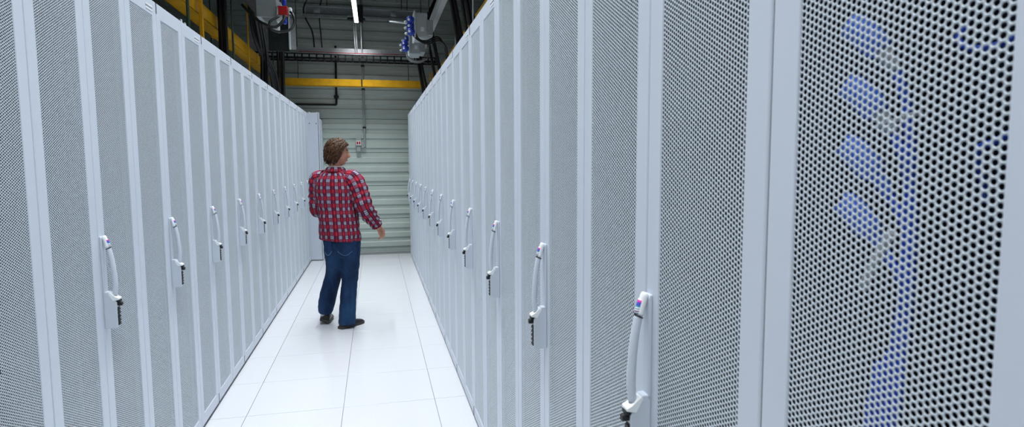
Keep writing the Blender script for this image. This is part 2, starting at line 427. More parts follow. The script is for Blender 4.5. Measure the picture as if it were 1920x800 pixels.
def make_rack(label, group):
    """local x to the right when facing the doors, y into the rack, origin on the floor at the door plane"""
    t = thing('server_rack', label, 'server rack', (0, 0, 0), 0, group)
    w = LEAF
    D = 1.10
    car = B((-w, -w + 0.0012, 0.034, D, 0.03, RACK_H), (w - 0.0012, w, 0.034, D, 0.03, RACK_H), (-w, w, 0.034, D, RACK_H - 0.03, RACK_H),
            (-w, w, D - 0.003, D, 0.03, RACK_H))
    obj('carcass', car, M['rack'], t)
    obj('plinth', B((-w, w, 0.022, D, 0.0, 0.03)), M['black'], t)
    fr = B((-w, -w + 0.06, 0.028, 0.05, 0.03, RACK_H - 0.004), (w - 0.06, w, 0.028, 0.05, 0.03, RACK_H - 0.004),
           (-w + 0.002, w - 0.002, 0.032, 0.05, 0.03, 0.09), (-w + 0.002, w - 0.002, 0.032, 0.05, 2.345, RACK_H - 0.005), (-0.02, 0.02, 0.029, 0.034, 0.03, RACK_H - 0.005))
    obj('mounting_frame', fr, M['dark'], t)
    for xa, xb in ((-w, -w + 0.0016), (-0.0011, 0.0011), (w - 0.0016, w)):  # black strips added in the door gaps, painting the shade of the seams
        obj('seam_shade_strip', B((xa, xb, 0.0035, 0.029, 0.027, RACK_H - 0.002)), M['black'], t)
    eq = B((-w + 0.004, w - 0.004, 0.26, 0.28, 0.031, RACK_H - 0.032), (-w + 0.004, -w + 0.008, 0.05, 0.27, 0.031, RACK_H - 0.032), (w - 0.008, w - 0.004, 0.05, 0.27, 0.031, RACK_H - 0.032),
           (-w + 0.004, w - 0.004, 0.05, 0.27, 0.031, 0.035), (-w + 0.004, w - 0.004, 0.05, 0.27, RACK_H - 0.036, RACK_H - 0.032))
    for k in range(25):
        z = 0.07 + 0.089 * k
        box(eq, -0.24, 0.24, 0.20 + 0.012 * (k % 3), 0.262, z, z + 0.083)
    obj('equipment_bay', eq, M['equip'], t)
    for s in (-1, 1):
        d = obj('door', LEAF_ME[0], None, t)
        d.location = (-w + 0.0018, 0, 0) if s < 0 else (0.0012, 0, 0)
        obj('perforated_sheet', sheet_me, None, d)
        if s < 0:
            lt = obj('label_tag', TAG_ME, None, d)
            obj('latch_slot', SLOT_ME, None, d); obj('latch_slot', SLOT2_ME, None, d)
        else:
            obj('handle_base', HB_ME, None, d); obj('handle_grip', HG_ME, None, d); obj('handle_collar', HC_ME, None, d)
            tip = obj('handle_tip', HT_ME, None, d); tip['label'] = 'white end cap of the door handle'
            st = obj('sticker', HS_ME, None, d); st['label'] = 'small printed sticker in pink, blue and green'
            obj('handle_swivel', HW_ME, None, d); lk = obj('lock_cylinder', HL_ME, None, d); lk['label'] = 'black lock'
            obj('code_buttons', HK_ME, None, d)
    return t
def mesh_of(name, bm, m):
    me = bpy.data.meshes.new(name); bm.to_mesh(me); bm.free(); me.materials.append(m); return me
LEAF_ME = [mesh_of('door', leaf_frame(), M['rack'])]
TAG_ME = mesh_of('label_tag', B((LW - 0.142, LW - 0.058, -0.0022, 0.001, 2.357, 2.384), bev=0.0006), M['tag'])
SLOT_ME = mesh_of('latch_slot', B((LW - 0.0045, LW + 0.004, -0.0012, 0.02, 2.362, 2.4155)), M['black'])
SLOT2_ME = mesh_of('latch_slot', B((LW - 0.0045, LW + 0.004, -0.0012, 0.02, 0.0255, 0.085)), M['black'])
HX0, HX1 = 0.004, 0.032                          # the handle sits along the inner edge of the right leaf
hb = bmesh.new()
prism(hb, [(0.0, 0.965), (-0.040, 0.965), (-0.047, 0.975), (-0.047, 1.070), (-0.040, 1.080), (-0.020, 1.112), (0.0, 1.112)], 'x', HX0, HX1, bev=0.003)
prism(hb, [(0.0, 1.10), (-0.008, 1.10), (-0.008, 1.322), (-0.005, 1.330), (0.0, 1.330)], 'x', HX0, HX1, bev=0.002)
HB_ME = mesh_of('handle_base', hb, M['grip'])
hw = bmesh.new(); prism(hw, [(-0.034, 1.074), (-0.056, 1.079), (-0.056, 1.086), (-0.044, 1.092), (-0.024, 1.110), (-0.018, 1.102)], 'x', HX0 - 0.001, HX1 + 0.001, bev=0.002)
HW_ME = mesh_of('handle_swivel', hw, M['white'])
grip_path = [(0.018, -0.038, 1.098), (0.018, -0.041, 1.14), (0.018, -0.039, 1.19), (0.018, -0.034, 1.24), (0.018, -0.026, 1.284)]
HG_ME = mesh_of('handle_grip', TB(grip_path, [0.0108, 0.0112, 0.0112, 0.0108, 0.0105], 12, 5, flat=0.85, flat_dir=(0, 1, 0)), M['grip'])
HC_ME = mesh_of('handle_collar', TB([(0.018, -0.0262, 1.2815), (0.018, -0.0252, 1.2836)], 0.0118, 12, 1, flat=0.9, flat_dir=(0, 1, 0)), M['black'])
HT_ME = mesh_of('handle_tip', TB([(0.018, -0.0252, 1.285), (0.018, -0.0195, 1.306), (0.018, -0.0125, 1.328), (0.018, -0.0110, 1.333)], [0.0110, 0.0108, 0.0098, 0.0065], 12, 3, flat=0.85, flat_dir=(0, 1, 0)), M['white'])
sb = bmesh.new()
tube(sb, [(0.018, -0.0287, 1.288), (0.018, -0.0236, 1.305), (0.018, -0.0192, 1.318)], [0.0088, 0.0088, 0.0082], 12, 2, flat=0.86, flat_dir=(0, 1, 0))
HS_ME = mesh_of('sticker', sb, M['sticker'])
lb = bmesh.new(); lathe(lb, [(0, 0.009), (0.016, 0.009), (0.019, 0.007)], (0.018, -0.044, 1.062), (0, -1, 0), 12); box(lb, 0.006, 0.030, -0.056, -0.046, 1.070, 1.078)
HL_ME = mesh_of('lock_cylinder', lb, M['black'])
kb = bmesh.new()
prism(kb, [(-0.044, 0.976), (-0.0478, 0.976)] + [q for i in range(5) for q in ((-0.0505, 0.978 + 0.0145 * i), (-0.0505, 0.986 + 0.0145 * i), (-0.0474, 0.9865 + 0.0145 * i), (-0.0474, 0.9915 + 0.0145 * i))] + [(-0.044, 1.051)], 'x', 0.008, 0.028)
HK_ME = mesh_of('code_buttons', kb, M['black'])

ORD = ['nearest', 'second', 'third', 'fourth', 'fifth', 'sixth', 'seventh', 'eighth', 'ninth', 'tenth', 'eleventh', 'twelfth', 'thirteenth', 'fourteenth']
def rlabel(side, i, n):
    if i == n - 1: return 'grey server rack with perforated double doors, last of the %s row before the back wall' % side
    if i == 0 and side == 'right': return 'grey server rack closest on the right, blue plugs showing through its perforated door'
    if i == 0: return 'grey server rack with perforated double doors, cut by the left edge of the picture'
    if side == 'left': i -= 0
    return 'grey server rack with perforated double doors, %s from the camera in the %s row' % (ORD[i], side)
rack0 = None
nL, nR = 11, 14
for i in range(nL):
    y = YL0 + LEAF * (2 * i - 1)
    a = ((XL, y, 0), PI / 2, rlabel('left', i, nL), 'server racks of the left row')
    if rack0 is None:
        rack0 = make_rack(a[2], a[3]); rack0.location = a[0]; rack0.rotation_euler = (0, 0, a[1])
    else: dup(rack0, *a)
near_rack = None
for i in range(nR):
    y = YR0 + LEAF * (2 * i - 1)
    if y + LEAF > WALL_Y - 0.02: break
    nn = dup(rack0, (XR, y, 0), -PI / 2, rlabel('right', i, 13), 'server racks of the right row')
    if i == 0: near_rack = nn

# cabinet that closes the left row, standing out into the aisle
Y_END = YL0 + LEAF * (2 * (nL - 1))
ec = thing('end_cabinet', 'plain grey cabinet standing out past the far end of the left row', 'cabinet', (-0.866, Y_END + 0.004, 0))
obj('body', B((-1.20, 0.0, 0.10, WALL_Y - 0.03 - Y_END - 0.004, 0.012, 2.33), bev=0.004), M['rack'], ec)
obj('end_panel', B((-1.20, -0.018, 0.0, 0.03, 0.012, 2.414), bev=0.003), M['rack'], ec)
obj('corner_post', B((-0.012, 0.002, -0.004, 0.10, 0.012, 2.416), bev=0.004), M['rack'], ec)
obj('plinth', B((-1.19, -0.012, 0.012, 0.66, 0.0, 0.014)), M['black'], ec)
for x in (-0.15, -0.045):
    for z in (2.24, 1.3):
        s = bmesh.new(); lathe(s, [(0, 0.008), (0.003, 0.008), (0.005, 0.005)], (x, 0.0, z), (0, -1, 0), 10); obj('screw', s, M['darksteel'], ec)
for x in (-0.15, -0.03):
    s = bmesh.new(); lathe(s, [(0, 0.012), (0.010, 0.012)], (x, 0.015, 2.412), (0, 0, 1), 10); obj('lifting_eye', s, M['white'], ec)
obj('side_trim', B((-0.001, 0.010, 0.30, 0.33, 0.02, 2.32), (-0.001, 0.006, 0.52, 0.535, 0.02, 2.32), bev=0.002), M['rack'], ec)

# ------------------------------------------------------------------ behind the near right door: plugs, cables, lights
PX = 0.70
plugs = [(1.786, 'topmost'), (1.709, 'second'), (1.632, 'third'), (1.556, 'lowest')]
for i, (z, nm) in enumerate(plugs):
    t = thing('power_plug', '%s light blue power plug with cable behind the near right perforated door' % nm, 'plug', (0.608, 0.668, z), 0, 'blue plugs behind the near door')
    bm = bmesh.new()
    tube(bm, [(-0.002, 0.003, 0.002), (0, 0, 0), (0.004, -0.014, -0.012), (0.010, -0.030, -0.030), (0.013, -0.036, -0.038)], [0.010, 0.0170, 0.0180, 0.0165, 0.012], 14, 4)
    obj('plug_body', bm, M['lightblue'], t)
    bm = bmesh.new(); tube(bm, [(0.012, -0.034, -0.036), (0.017, -0.043, -0.050), (0.021, -0.050, -0.064)], [0.0105, 0.0085, 0.007], 10, 4)
    obj('strain_relief', bm, M['palegrey' if i in (0, 1) else 'lightblue'], t)
    bm = bmesh.new()
    tube(bm, [(0.021, -0.050, -0.064), (0.026, -0.066 - 0.004 * i, -0.12), (0.028, -0.078 + 0.008 * i, -0.26), (0.026, -0.076 + 0.011 * i, 1.35 - z), (0.022, -0.062 + 0.012 * i, 1.15 - z), (0.016, -0.060 + 0.012 * i, 0.6 - z)], 0.006, 8, 6)
    obj('cable', bm, M['bluecable'], t)
tag(obj('cable_strap', TB([(0.603, 0.616, 1.653), (0.605, 0.590, 1.660), (0.610, 0.563, 1.667)], 0.006, 8, 3, flat=0.5), M['palegrey']), 'short pale tie across the blue cables, upper of the two behind the near door', 'cable tie')
tag(obj('cable_strap', TB([(0.602, 0.625, 1.450), (0.603, 0.608, 1.49), (0.606, 0.588, 1.528)], 0.007, 8, 3, flat=0.6), M['palegrey']), 'slanting pale tie across the blue cables, lower of the two behind the near door', 'cable tie')
tag(obj('power_strip', B((0.655, 0.700, 0.690, 0.745, 0.2, 2.2), bev=0.004), M['equip']), 'black upright power strip the blue plugs are fitted to', 'power strip')
for i, (y, z) in enumerate(((0.553, 1.687), (0.548, 1.80), (0.556, 1.58))):
    s = bmesh.new(); lathe(s, [(0, 0.003), (0.004, 0.003), (0.006, 0.0015)], (0.702, y, z), (-1, 0, 0), 10)
    o = obj('status_light', s, M['led'], near_rack)
tag(obj('patch_cable', TB([(0.72, 0.50, 1.78), (0.69, 0.53, 1.745), (0.675, 0.56, 1.74), (0.70, 0.60, 1.76), (0.735, 0.62, 1.78)], 0.004, 8, 6), M['bluecable']), 'thin blue patch cable looping beside the green light, upper one', 'cable')
tag(obj('patch_cable', TB([(0.72, 0.51, 1.665), (0.69, 0.535, 1.635), (0.68, 0.55, 1.625), (0.71, 0.57, 1.60), (0.735, 0.58, 1.56)], 0.004, 8, 6), M['bluecable']), 'thin blue patch cable looping under the green light, lower one', 'cable')

# ------------------------------------------------------------------ overhead: ducts, trays, trunking
def trough(bm, path_axis, a0, a1, c, z0, w, h, t=0.004):
    """U-shaped duct"""
    if path_axis == 'y':
        for bx in ((c - w, c, a0, a1, z0, z0 + t), (c - w, c - w + t, a0, a1, z0, z0 + h), (c - t, c, a0, a1, z0, z0 + h)): box(bm, *bx)
    else:
        for bx in ((a0, a1, c, c + w, z0, z0 + t), (a0, a1, c, c + t, z0, z0 + h), (a0, a1, c + w - t, c + w, z0, z0 + h)): box(bm, *bx)
    return bm
dl = thing('cable_duct', 'yellow cable duct running along above the left row of racks', 'cable duct', (-1.49, 6.0, 2.93))
ys = [2.0, 4.0, 5.32, 6.92, 8.6, 10.32]
for k in range(5):
    bm = bmesh.new(); trough(bm, 'y', ys[k] + 0.01 - 6.0, ys[k + 1] - 0.01 - 6.0, 0, 0, 0.14, 0.125); obj('duct_section', bm, M['yellow'], dl)
for k in range(1, 5):
    obj('joint_collar', B((-0.148, 0.006, ys[k] - 6.05, ys[k] - 5.95, -0.008, 0.13), bev=0.003), M['yellow'], dl)
dc = thing('cable_duct', 'yellow cable duct crossing the aisle in front of the back wall', 'cable duct', (-0.3, 10.36, 2.87))
for x0, x1 in ((-1.20, 0.118), (0.122, 1.17)):
    bm = bmesh.new(); trough(bm, 'x', x0, x1, 0, 0, 0.14, 0.115); obj('duct_section', bm, M['yellow'], dc)
for x in (-0.9, 0.9): obj('hanger', TB([(x, 0.128, 0.0), (x, 0.128, 2.73)], 0.006, 6, 1), M['greensteel'], dc)
obj('end_cap', B((1.165, 1.175, 0.0, 0.14, 0.0, 0.115), bev=0.003), M['yellow'], dc)
obj('joint_clip', B((0.11, 0.13, -0.006, 0.0, -0.004, 0.118), bev=0.002), M['darksteel'], dc)
dr = thing('cable_duct', 'short piece of yellow duct showing above the far right racks', 'cable duct', (1.12, 9.4, 2.90))
bm = bmesh.new(); trough(bm, 'y', -6.0, 0.9, 0, 0, 0.14, 0.125); obj('duct_section', bm, M['yellow'], dr)
obj('upstand', B((-0.20, -0.185, 0.55, 0.60, -0.05, 0.18), (-0.15, -0.14, 0.6, 0.68, -0.02, 0.20)), M['yellow'], dr)
# yellow downspout leaning from the left duct
tag(obj('duct_support', B((-1.47, -1.442, 5.80, 5.84, 2.42, 3.6), bev=0.003), M['yellow']), 'upright yellow support post beside the left yellow duct', 'post', 'yellow posts')
tag(obj('duct_support', B((-1.455, -1.44, 7.80, 7.815, 2.42, 3.9), bev=0.002), M['yellow']), 'thin yellow upright in front of the left duct, farther than the thick post', 'post', 'yellow posts')
tag(obj('duct_support', B((-1.47, -1.45, 4.42, 4.45, 2.42, 3.3), bev=0.003), M['yellow']), 'yellow upright above the left racks, nearest to the camera', 'post', 'yellow posts')

# hanging rods of the left duct
for i, (x, y, mname, r) in enumerate([(-1.43, 5.33, 'greensteel', 0.012), (-1.43, 6.9, 'greensteel', 0.010), (-1.66, 7.0, 'greensteel', 0.009), (-1.40, 8.58, 'greensteel', 0.009), (-1.40, 9.3, 'greensteel', 0.007), (-1.38, 10.2, 'greensteel', 0.008)]):
    tag(obj('threaded_rod', TB([(x, y, 2.42 if x > -1.5 else 2.6), (x, y, 5.6)], r, 8, 1), M[mname]), 'dark green hanging rod over the left row, %s along the aisle' % ORD[i], 'rod', 'rods over the left row')
for i, (x, y) in enumerate([(0.86, 5.2), (0.88, 6.5)]):
    tag(obj('threaded_rod', TB([(x, y, 2.42), (x, y, 5.6)], 0.007, 8, 1), M['galv']), 'pale hanging rod rising above the right row, %s' % ['nearer one', 'farther one'][i], 'rod', 'rods over the right row')
# ladder tray over the left racks
lt = thing('ladder_tray', 'black ladder tray lying lengthwise over the left racks, below the yellow duct', 'cable tray', (-1.62, 6.0, 2.62))
obj('side_rail', B((-0.16, -0.15, -3.5, 4.2, 0, 0.06)), M['darksteel'], lt); obj('side_rail', B((0.15, 0.16, -3.5, 4.2, 0, 0.06)), M['darksteel'], lt)
rung_me = mesh_of('rung', B((-0.15, 0.15, -0.015, 0.015, 0.0, 0.02)), M['darksteel'])
for k in range(26): obj('rung', rung_me, None, lt).location = (0, -3.4 + 0.3 * k, 0.005)
for k in range(2): obj('post', B((-0.02, 0.02, -2.0 + 4 * k, -1.96 + 4 * k, -0.205, 0.0)), M['darksteel'], lt)

# basket across the aisle near the back wall
bt = thing('basket_tray', 'black ladder tray crossing the aisle high in front of the back wall', 'cable tray', (-0.25, 10.2, 3.27))
obj('side_rail', B((-1.6, 1.35, 0.0, 0.012, 0.0, 0.035)), M['black'], bt); obj('side_rail', B((-1.6, 1.35, 0.0, 0.012, 0.075, 0.09)), M['black'], bt)
obj('side_rail', B((-1.6, 1.35, 0.24, 0.252, 0.0, 0.03)), M['black'], bt)
rung_me = mesh_of('rung', B((-0.011, 0.011, 0.0, 0.012, 0.0, 0.09), (-0.011, 0.011, 0.0, 0.25, 0.0, 0.02)), M['black'])
for k in range(26): obj('rung', rung_me, None, bt).location = (-1.52 + 0.112 * k, 0, 0)
tt = thing('wall_tray', 'bright galvanised tray lit by the lamp, just above the black ladder tray', 'cable tray', (-0.15, 10.255, 3.362))
obj('tray', B((-1.05, 1.0, 0.0, 0.10, 0.0, 0.01), (-1.05, 1.0, 0.09, 0.10, 0.0, 0.12), (-1.05, 1.0, 0.0, 0.006, 0.0, 0.025)), M['galv_lamplit'], tt)
obj('red_strip', B((-1.0, 1.0, -0.003, 0.006, 0.0255, 0.035)), M['red'], tt)
# beam across
bmn = thing('support_beam', 'grey steel channel crossing the aisle below the ceiling', 'beam', (-0.1, 10.34, 3.93))
obj('web', B((-0.93, 0.93, 0.0, 0.02, 0.08, 0.21), (-0.93, 0.93, -0.03, 0.02, 0.20, 0.215), bev=0.002), M['galv'], bmn)
obj('lower_flange', B((-0.98, -0.28, -0.05, 0.02, 0.025, 0.070), (0.0, 0.93, -0.05, 0.02, 0.025, 0.070), bev=0.002), M['galv'], bmn)
obj('joint_plate', B((-0.29, 0.01, -0.03, 0.02, 0.02, 0.05), bev=0.002), M['darksteel'], bmn)
for x in (-0.76, 0.47): obj('clamp', B((x - 0.05, x + 0.05, -0.035, 0.0, 0.09, 0.17), (x - 0.03, x + 0.03, -0.05, -0.03, 0.10, 0.14), bev=0.003), M['greybox'], bmn)
obj('bracket', B((-0.11, -0.03, -0.06, 0.03, -0.02, 0.25), bev=0.004), M['darksteel'], bmn)
for x in (-0.6, 0.6): obj('hanger', TB([(x, 0.01, 0.21), (x, 0.01, 1.67)], 0.006, 6, 1), M['darksteel'], bmn)
for i, (xt, xb) in enumerate(((-0.285, -0.266), (-0.256, -0.236), (-0.170, -0.166))):  # steel rods given a white colour that stands in for the lamp's light
    tag(obj('hanger_rod', TB([(xt, 10.315, 3.955), (xb, 10.315, 3.36)], 0.0095, 8, 1), M['white']),
        'thin bright rod under the lamp end, %s of three' % ['leftmost', 'middle', 'rightmost'][i], 'rod', 'bright rods under the lamp')

# conduit, alarm box and black pipe on the back wall
cd = bmesh.new()
tube(cd, [(-0.165, 10.79, 5.5), (-0.165, 10.79, 3.0), (-0.165, 10.79, 1.96), (-0.168, 10.79, 1.905), (-0.195, 10.79, 1.868), (-0.235, 10.79, 1.868)], 0.018, 10, 6)
ct = thing('conduit', 'grey pipe running down the back wall to the small box', 'pipe', (0, 0, 0))
obj('pipe', cd, M['greybox'], ct)
for z in (2.2, 2.86, 3.26): obj('pipe_clip', B((-0.195, -0.135, 10.765, 10.825, z, z + 0.03), bev=0.003), M['darksteel'], ct)
ab = thing('alarm_box', 'small grey box with a red and white sign on the back wall', 'box', (-0.27, 10.80, 1.80))
obj('housing', B((-0.048, 0.048, -0.05, 0.023, 0.095, 0.235), bev=0.006), M['greybox'], ab)
obj('sign_plate', B((-0.040, 0.042, -0.056, -0.049, 0.105, 0.185), bev=0.002), M['white'], ab)
rb = B((-0.030, -0.006, -0.058, -0.055, 0.120, 0.170), (0.006, 0.030, -0.058, -0.055, 0.120, 0.170)); obj('red_mark', rb, M['red'], ab)
obj('lower_box', B((-0.036, 0.036, -0.04, 0.023, 0.0, 0.09), bev=0.005), M['greybox'], ab)
bp = thing('wall_pipe', 'thin black pipe on the back wall, bending left above the end cabinet', 'pipe', (0, 0, 0))
obj('pipe', TB([(-0.61, 10.79, 3.6), (-0.615, 10.79, 3.2), (-0.622, 10.79, 2.66), (-0.635, 10.79, 2.605), (-0.68, 10.79, 2.60), (-1.0, 10.79, 2.60), (-1.6, 10.79, 2.60)], 0.017, 8, 5), M['black'], bp)
obj('pipe_clip', B((-0.66, -0.58, 10.76, 10.82, 2.72, 2.76), bev=0.004), M['black'], bp)
for i, (x, rr) in enumerate(((-0.80, 0.010), (-0.93, 0.012))):
    tag(obj('hanging_cable', TB([(x, 10.5, 3.40), (x - 0.02, 10.48, 3.75), (x - 0.02 - 0.12 * i, 10.4, 4.1), (x + 0.1, 10.3, 4.6), (x + 0.1, 10.3, 5.6)], rr, 8, 6), M['cable']), 'thin black cable hanging before the back wall, %s' % ['right one, straight', 'left one, curving'][i], 'cable')

# ---- busbar runs with tap-off boxes and round plugs
def plug(x, y, z, label, group, d=(-0.40, -0.90, -0.12), col='blue', r=0.048):
    t = thing('round_plug', label, 'plug', (x, y, z), 0, group)
    dv = Vector(d).normalized()
    bm = bmesh.new(); lathe(bm, [(-0.06, r * 0.62), (-0.015, r * 0.7), (-0.012, r), (0.012, r), (0.016, r * 0.8), (0.045, r * 0.72), (0.05, r * 0.5)], (0, 0, 0), dv, 16); obj('plug_body', bm, M[col], t)
    bm = bmesh.new(); lathe(bm, [(0, r * 0.33), (0.007, r * 0.33), (0.010, r * 0.2)], dv * 0.048, dv, 12); obj('plug_centre', bm, M['palegrey'], t)
    c = dv * 0.01 + Vector((-0.040, -0.02, -0.022))
    bm = bmesh.new(); tube(bm, [c, c + Vector((-0.026, -0.006, -0.012))], [r * 0.28, r * 0.28], 10, 1); obj('plug_latch', bm, M['palegrey'], t)
    return t
br = thing('busbar_run', 'grey busbar trunking hanging along above the right row', 'trunking', (0.68, 7.6, 3.28))
obj('rail', B((0.05, 0.11, -2.0, 2.2, 0.02, 0.12), bev=0.005), M['greybox'], br)
obj('rail_lid', B((0.04, 0.12, -2.0, 2.2, 0.12, 0.135), bev=0.003), M['galv'], br)
for y in (-1.4, 0.62, 2.0): obj('hanger', TB([(0.08, y, 0.15), (0.08, y, 2.32)], 0.006, 6, 1), M['darksteel'], br)
def tap_box(x, y, z, label):
    t = thing('tap_off_box', label, 'box', (x, y, z), 0, 'tap-off boxes over the right row')
    obj('box_body', B((-0.04, 0.10, -0.05, 0.30, -0.17, 0.10), bev=0.006), M['greybox'], t)
    obj('front_plate', B((-0.055, -0.038, -0.065, 0.31, -0.18, 0.12), bev=0.004), M['palegrey'], t)
    obj('window', B((0.02, 0.06, -0.056, -0.048, -0.11, -0.06), bev=0.003), M['palegrey'], t)
    obj('bottom_flange', B((0.08, 0.16, -0.06, 0.25, -0.15, 0.02), bev=0.004), M['galv'], t)
    return t
tap_box(0.53, 7.05, 3.21, 'grey tap-off box with three round blue plugs, nearer of the two')
tap_box(0.53, 8.14, 3.21, 'grey tap-off box with round blue plugs above the bright cables, farther of the two')
for i, (x, y, z) in enumerate([(0.435, 7.0, 3.222), (0.435, 7.02, 3.158), (0.440, 7.0, 3.092)]):
    plug(x, y, z, 'round blue plug on the nearer tap-off box, %s of three' % ['top', 'middle', 'bottom'][i], 'blue plugs of the nearer box', r=0.047)
for i, (x, y, z) in enumerate([(0.455, 8.12, 3.235), (0.425, 8.08, 3.165), (0.430, 8.06, 3.095)]):
    plug(x, y, z, 'round blue plug on the farther tap-off box, %s of three' % ['top', 'middle', 'bottom'][i], 'blue plugs of the farther box', r=0.036 if i == 0 else 0.044)
tag(obj('metal_rod', TB([(0.21, 7.335, 3.27), (0.40, 7.335, 3.258), (0.53, 7.335, 3.25)], 0.009, 8, 1), M['palegrey']), 'short pale level rod sticking out beside the blue plugs', 'rod')
for i in range(3):
    tag(obj('plug_cable', TB([(0.43 + 0.01 * i, 8.10, 3.08 - 0.01 * i), (0.46, 8.1, 3.0 - 0.015 * i), (0.54, 8.12, 2.955 - 0.012 * i), (0.66, 8.2, 2.975 - 0.01 * i), (0.75, 8.3, 3.06), (0.76, 8.32 + 0.03 * i, 3.302)], 0.008, 8, 6), M['greycable' if i != 1 else 'palegrey']),
        'grey cable looping below the farther blue plugs, %s' % ['upper', 'middle', 'lowest'][i], 'cable', 'grey cables by the blue plugs')
for i in range(3):
    tag(obj('plug_cable', TB([(0.46, 7.02, 3.06 + 0.05 * i), (0.52, 7.0, 3.0 + 0.01 * i), (0.62, 7.05 + 0.03 * i, 2.97 + 0.025 * i), (0.78, 7.1 + 0.05 * i, 3.02 + 0.03 * i), (0.88, 7.2 + 0.08 * i, 2.9), (0.92, 7.25 + 0.10 * i, 2.42)], 0.009, 8, 6), M['cable']),
        'black cable running from the nearer blue plugs down to the right racks, %s' % ['lowest', 'middle', 'upper'][i], 'cable', 'black cables by the blue plugs')
# coils and bundles of black cable over the right row
for i, (x, y) in enumerate([(0.88, 5.4), (0.87, 6.0), (0.87, 8.4), (0.80, 9.6)]):
    bm = bmesh.new()
    for k in range(5):
        a = random.uniform(-0.05, 0.05); b_ = random.uniform(-0.05, 0.05)
        tube(bm, [(x + a, y + b_, 2.42), (x + a * 1.3 + 0.02, y + b_, 2.7), (x + a - 0.05, y + b_ * 1.5, 3.1), (x - 0.10 + a, y + b_, 3.5), (x + 0.1 + a, y + 0.1 + b_, 3.9), (x + 0.3, y + 0.3 + b_, 4.4)], 0.016, 7, 5)
    tag(obj('cable_bundle', bm, M['cable']), 'bundle of black cables rising from the right racks, %s from the camera' % ORD[i], 'cable bundle', 'cable bundles over the right row')
# left tap-off box
lb_ = thing('tap_off_box', 'grey tap-off box with red switch hanging over the left row', 'box', (-0.93, 6.5, 3.13))
obj('box_body', B((-0.19, 0.0, 0.0, 0.25, -0.06, 0.25), bev=0.006), M['greybox'], lb_)
bm = bmesh.new(); prism(bm, [(-0.15, -0.06), (0.0, -0.06), (0.0, -0.17), (-0.02, -0.17)], 'y', 0.02, 0.22); obj('lower_guard', bm, M['greybox'], lb_)
obj('switch', B((0.02, 0.11, -0.03, 0.05, -0.04, 0.05), bev=0.006), M['red'], lb_)
obj('socket', B((-0.002, 0.06, -0.02, 0.08, -0.10, -0.03), bev=0.008), M['palegrey'], lb_); obj('socket', B((-0.002, 0.05, -0.02, 0.08, 0.045, 0.09), bev=0.008), M['palegrey'], lb_)
bm = bmesh.new(); lathe(bm, [(0, 0.022), (0.05, 0.022), (0.07, 0.014)], (0.075, 0.0, -0.055), (0.1, -0.2, -1), 12); obj('plug_body', bm, M['blue'], lb_)
bm = bmesh.new(); lathe(bm, [(0, 0.02), (0.05, 0.02), (0.06, 0.014)], (0.075, 0.0, 0.06), (0.1, -0.2, 1), 12); obj('plug_body', bm, M['blue'], lb_)
obj('socket_cover', B((0.115, 0.15, -0.03, 0.03, -0.02, 0.04), bev=0.01), M['palegrey'], lb_)
bl = thing('busbar_run', 'grey busbar trunking hanging along above the left row', 'trunking', (-1.13, 6.5, 3.20))
obj('rail', B((-0.13, -0.01, -2.2, 2.4, 0.06, 0.19), bev=0.005), M['darksteel'], bl)
for y in (-1.3, 0.8, 2.2): obj('hanger', TB([(-0.08, y, 0.18), (-0.08, y, 2.4)], 0.006, 6, 1), M['darksteel'], bl)
# loop of black cable and the flat frame below
tag(obj('cable_loop', TB([(-0.90, 6.45, 3.07), (-0.98, 6.4, 3.0), (-0.97, 6.4, 2.935), (-0.90, 6.4, 2.91), (-0.80, 6.4, 2.93), (-0.755, 6.42, 3.0), (-0.76, 6.42, 3.08), (-0.79, 6.45, 3.12)], 0.012, 8, 6), M['cable']), 'loop of black cable under the box with the red switch', 'cable')
tag(obj('cable_loop', TB([(-1.25, 6.5, 3.18), (-1.12, 6.45, 3.04), (-1.02, 6.4, 2.975), (-0.93, 6.4, 2.955), (-0.86, 6.42, 3.02), (-0.84, 6.44, 3.08)], 0.014, 8, 6), M['cable']), 'thick black cable swinging in from the left to the red switch', 'cable')
fr = thing('metal_shield', 'dark hanging metal shield with a pale upright edge, left of the lamp', 'shield', (-0.93, 7.6, 2.98))
obj('sheet', B((-0.26, -0.03, 0.02, 0.03, -0.05, 0.40), bev=0.002), M['darksteel'], fr)
obj('upright', B((-0.03, -0.012, 0.0, 0.05, -0.02, 0.36), bev=0.002), M['palegrey'], fr)
obj('flange', B((-0.012, 0.045, 0.03, 0.04, -0.02, 0.34), bev=0.002), M['galv'], fr)
obj('hanger', TB([(-0.14, 0.025, 0.38), (-0.14, 0.025, 2.62)], 0.006, 6, 1), M['darksteel'], fr)
# black cable bundles dropping onto the left row
drops = [[(-1.42, 6.45, 5.4), (-1.43, 6.45, 4.0), (-1.43, 6.45, 3.2), (-1.43, 6.45, 2.42)], [(-1.15, 7.6, 4.0), (-1.2, 8.6, 3.65), (-1.28, 9.2, 3.25), (-1.30, 9.3, 2.8), (-1.30, 9.3, 2.42)],
         [(-1.2, 7.0, 3.5), (-1.25, 7.4, 3.3), (-1.33, 8.2, 3.0), (-1.35, 8.3, 2.7), (-1.35, 8.3, 2.42)], [(-1.3, 7.6, 5.2), (-1.38, 7.7, 4.2), (-1.37, 7.9, 3.2), (-1.30, 8.6, 2.8), (-1.28, 8.7, 2.42)]]
for i, d in enumerate(drops):
    bm = bmesh.new()
    for k in range(7):
        a, b_ = random.uniform(-0.045, 0.045), random.uniform(-0.06, 0.06)
        tube(bm, [(p[0] + a, p[1] + b_, p[2]) for p in d], 0.017, 7, 6)
    tag(obj('cable_bundle', bm, M['cable']), 'thick black cable bundle dropping onto the left racks, %s' % ['straight one by the yellow post', 'curving one, farthest away', 'short slanting one under the trunking', 'one behind the thin yellow post'][i], 'cable bundle', 'cable bundles over the left row')
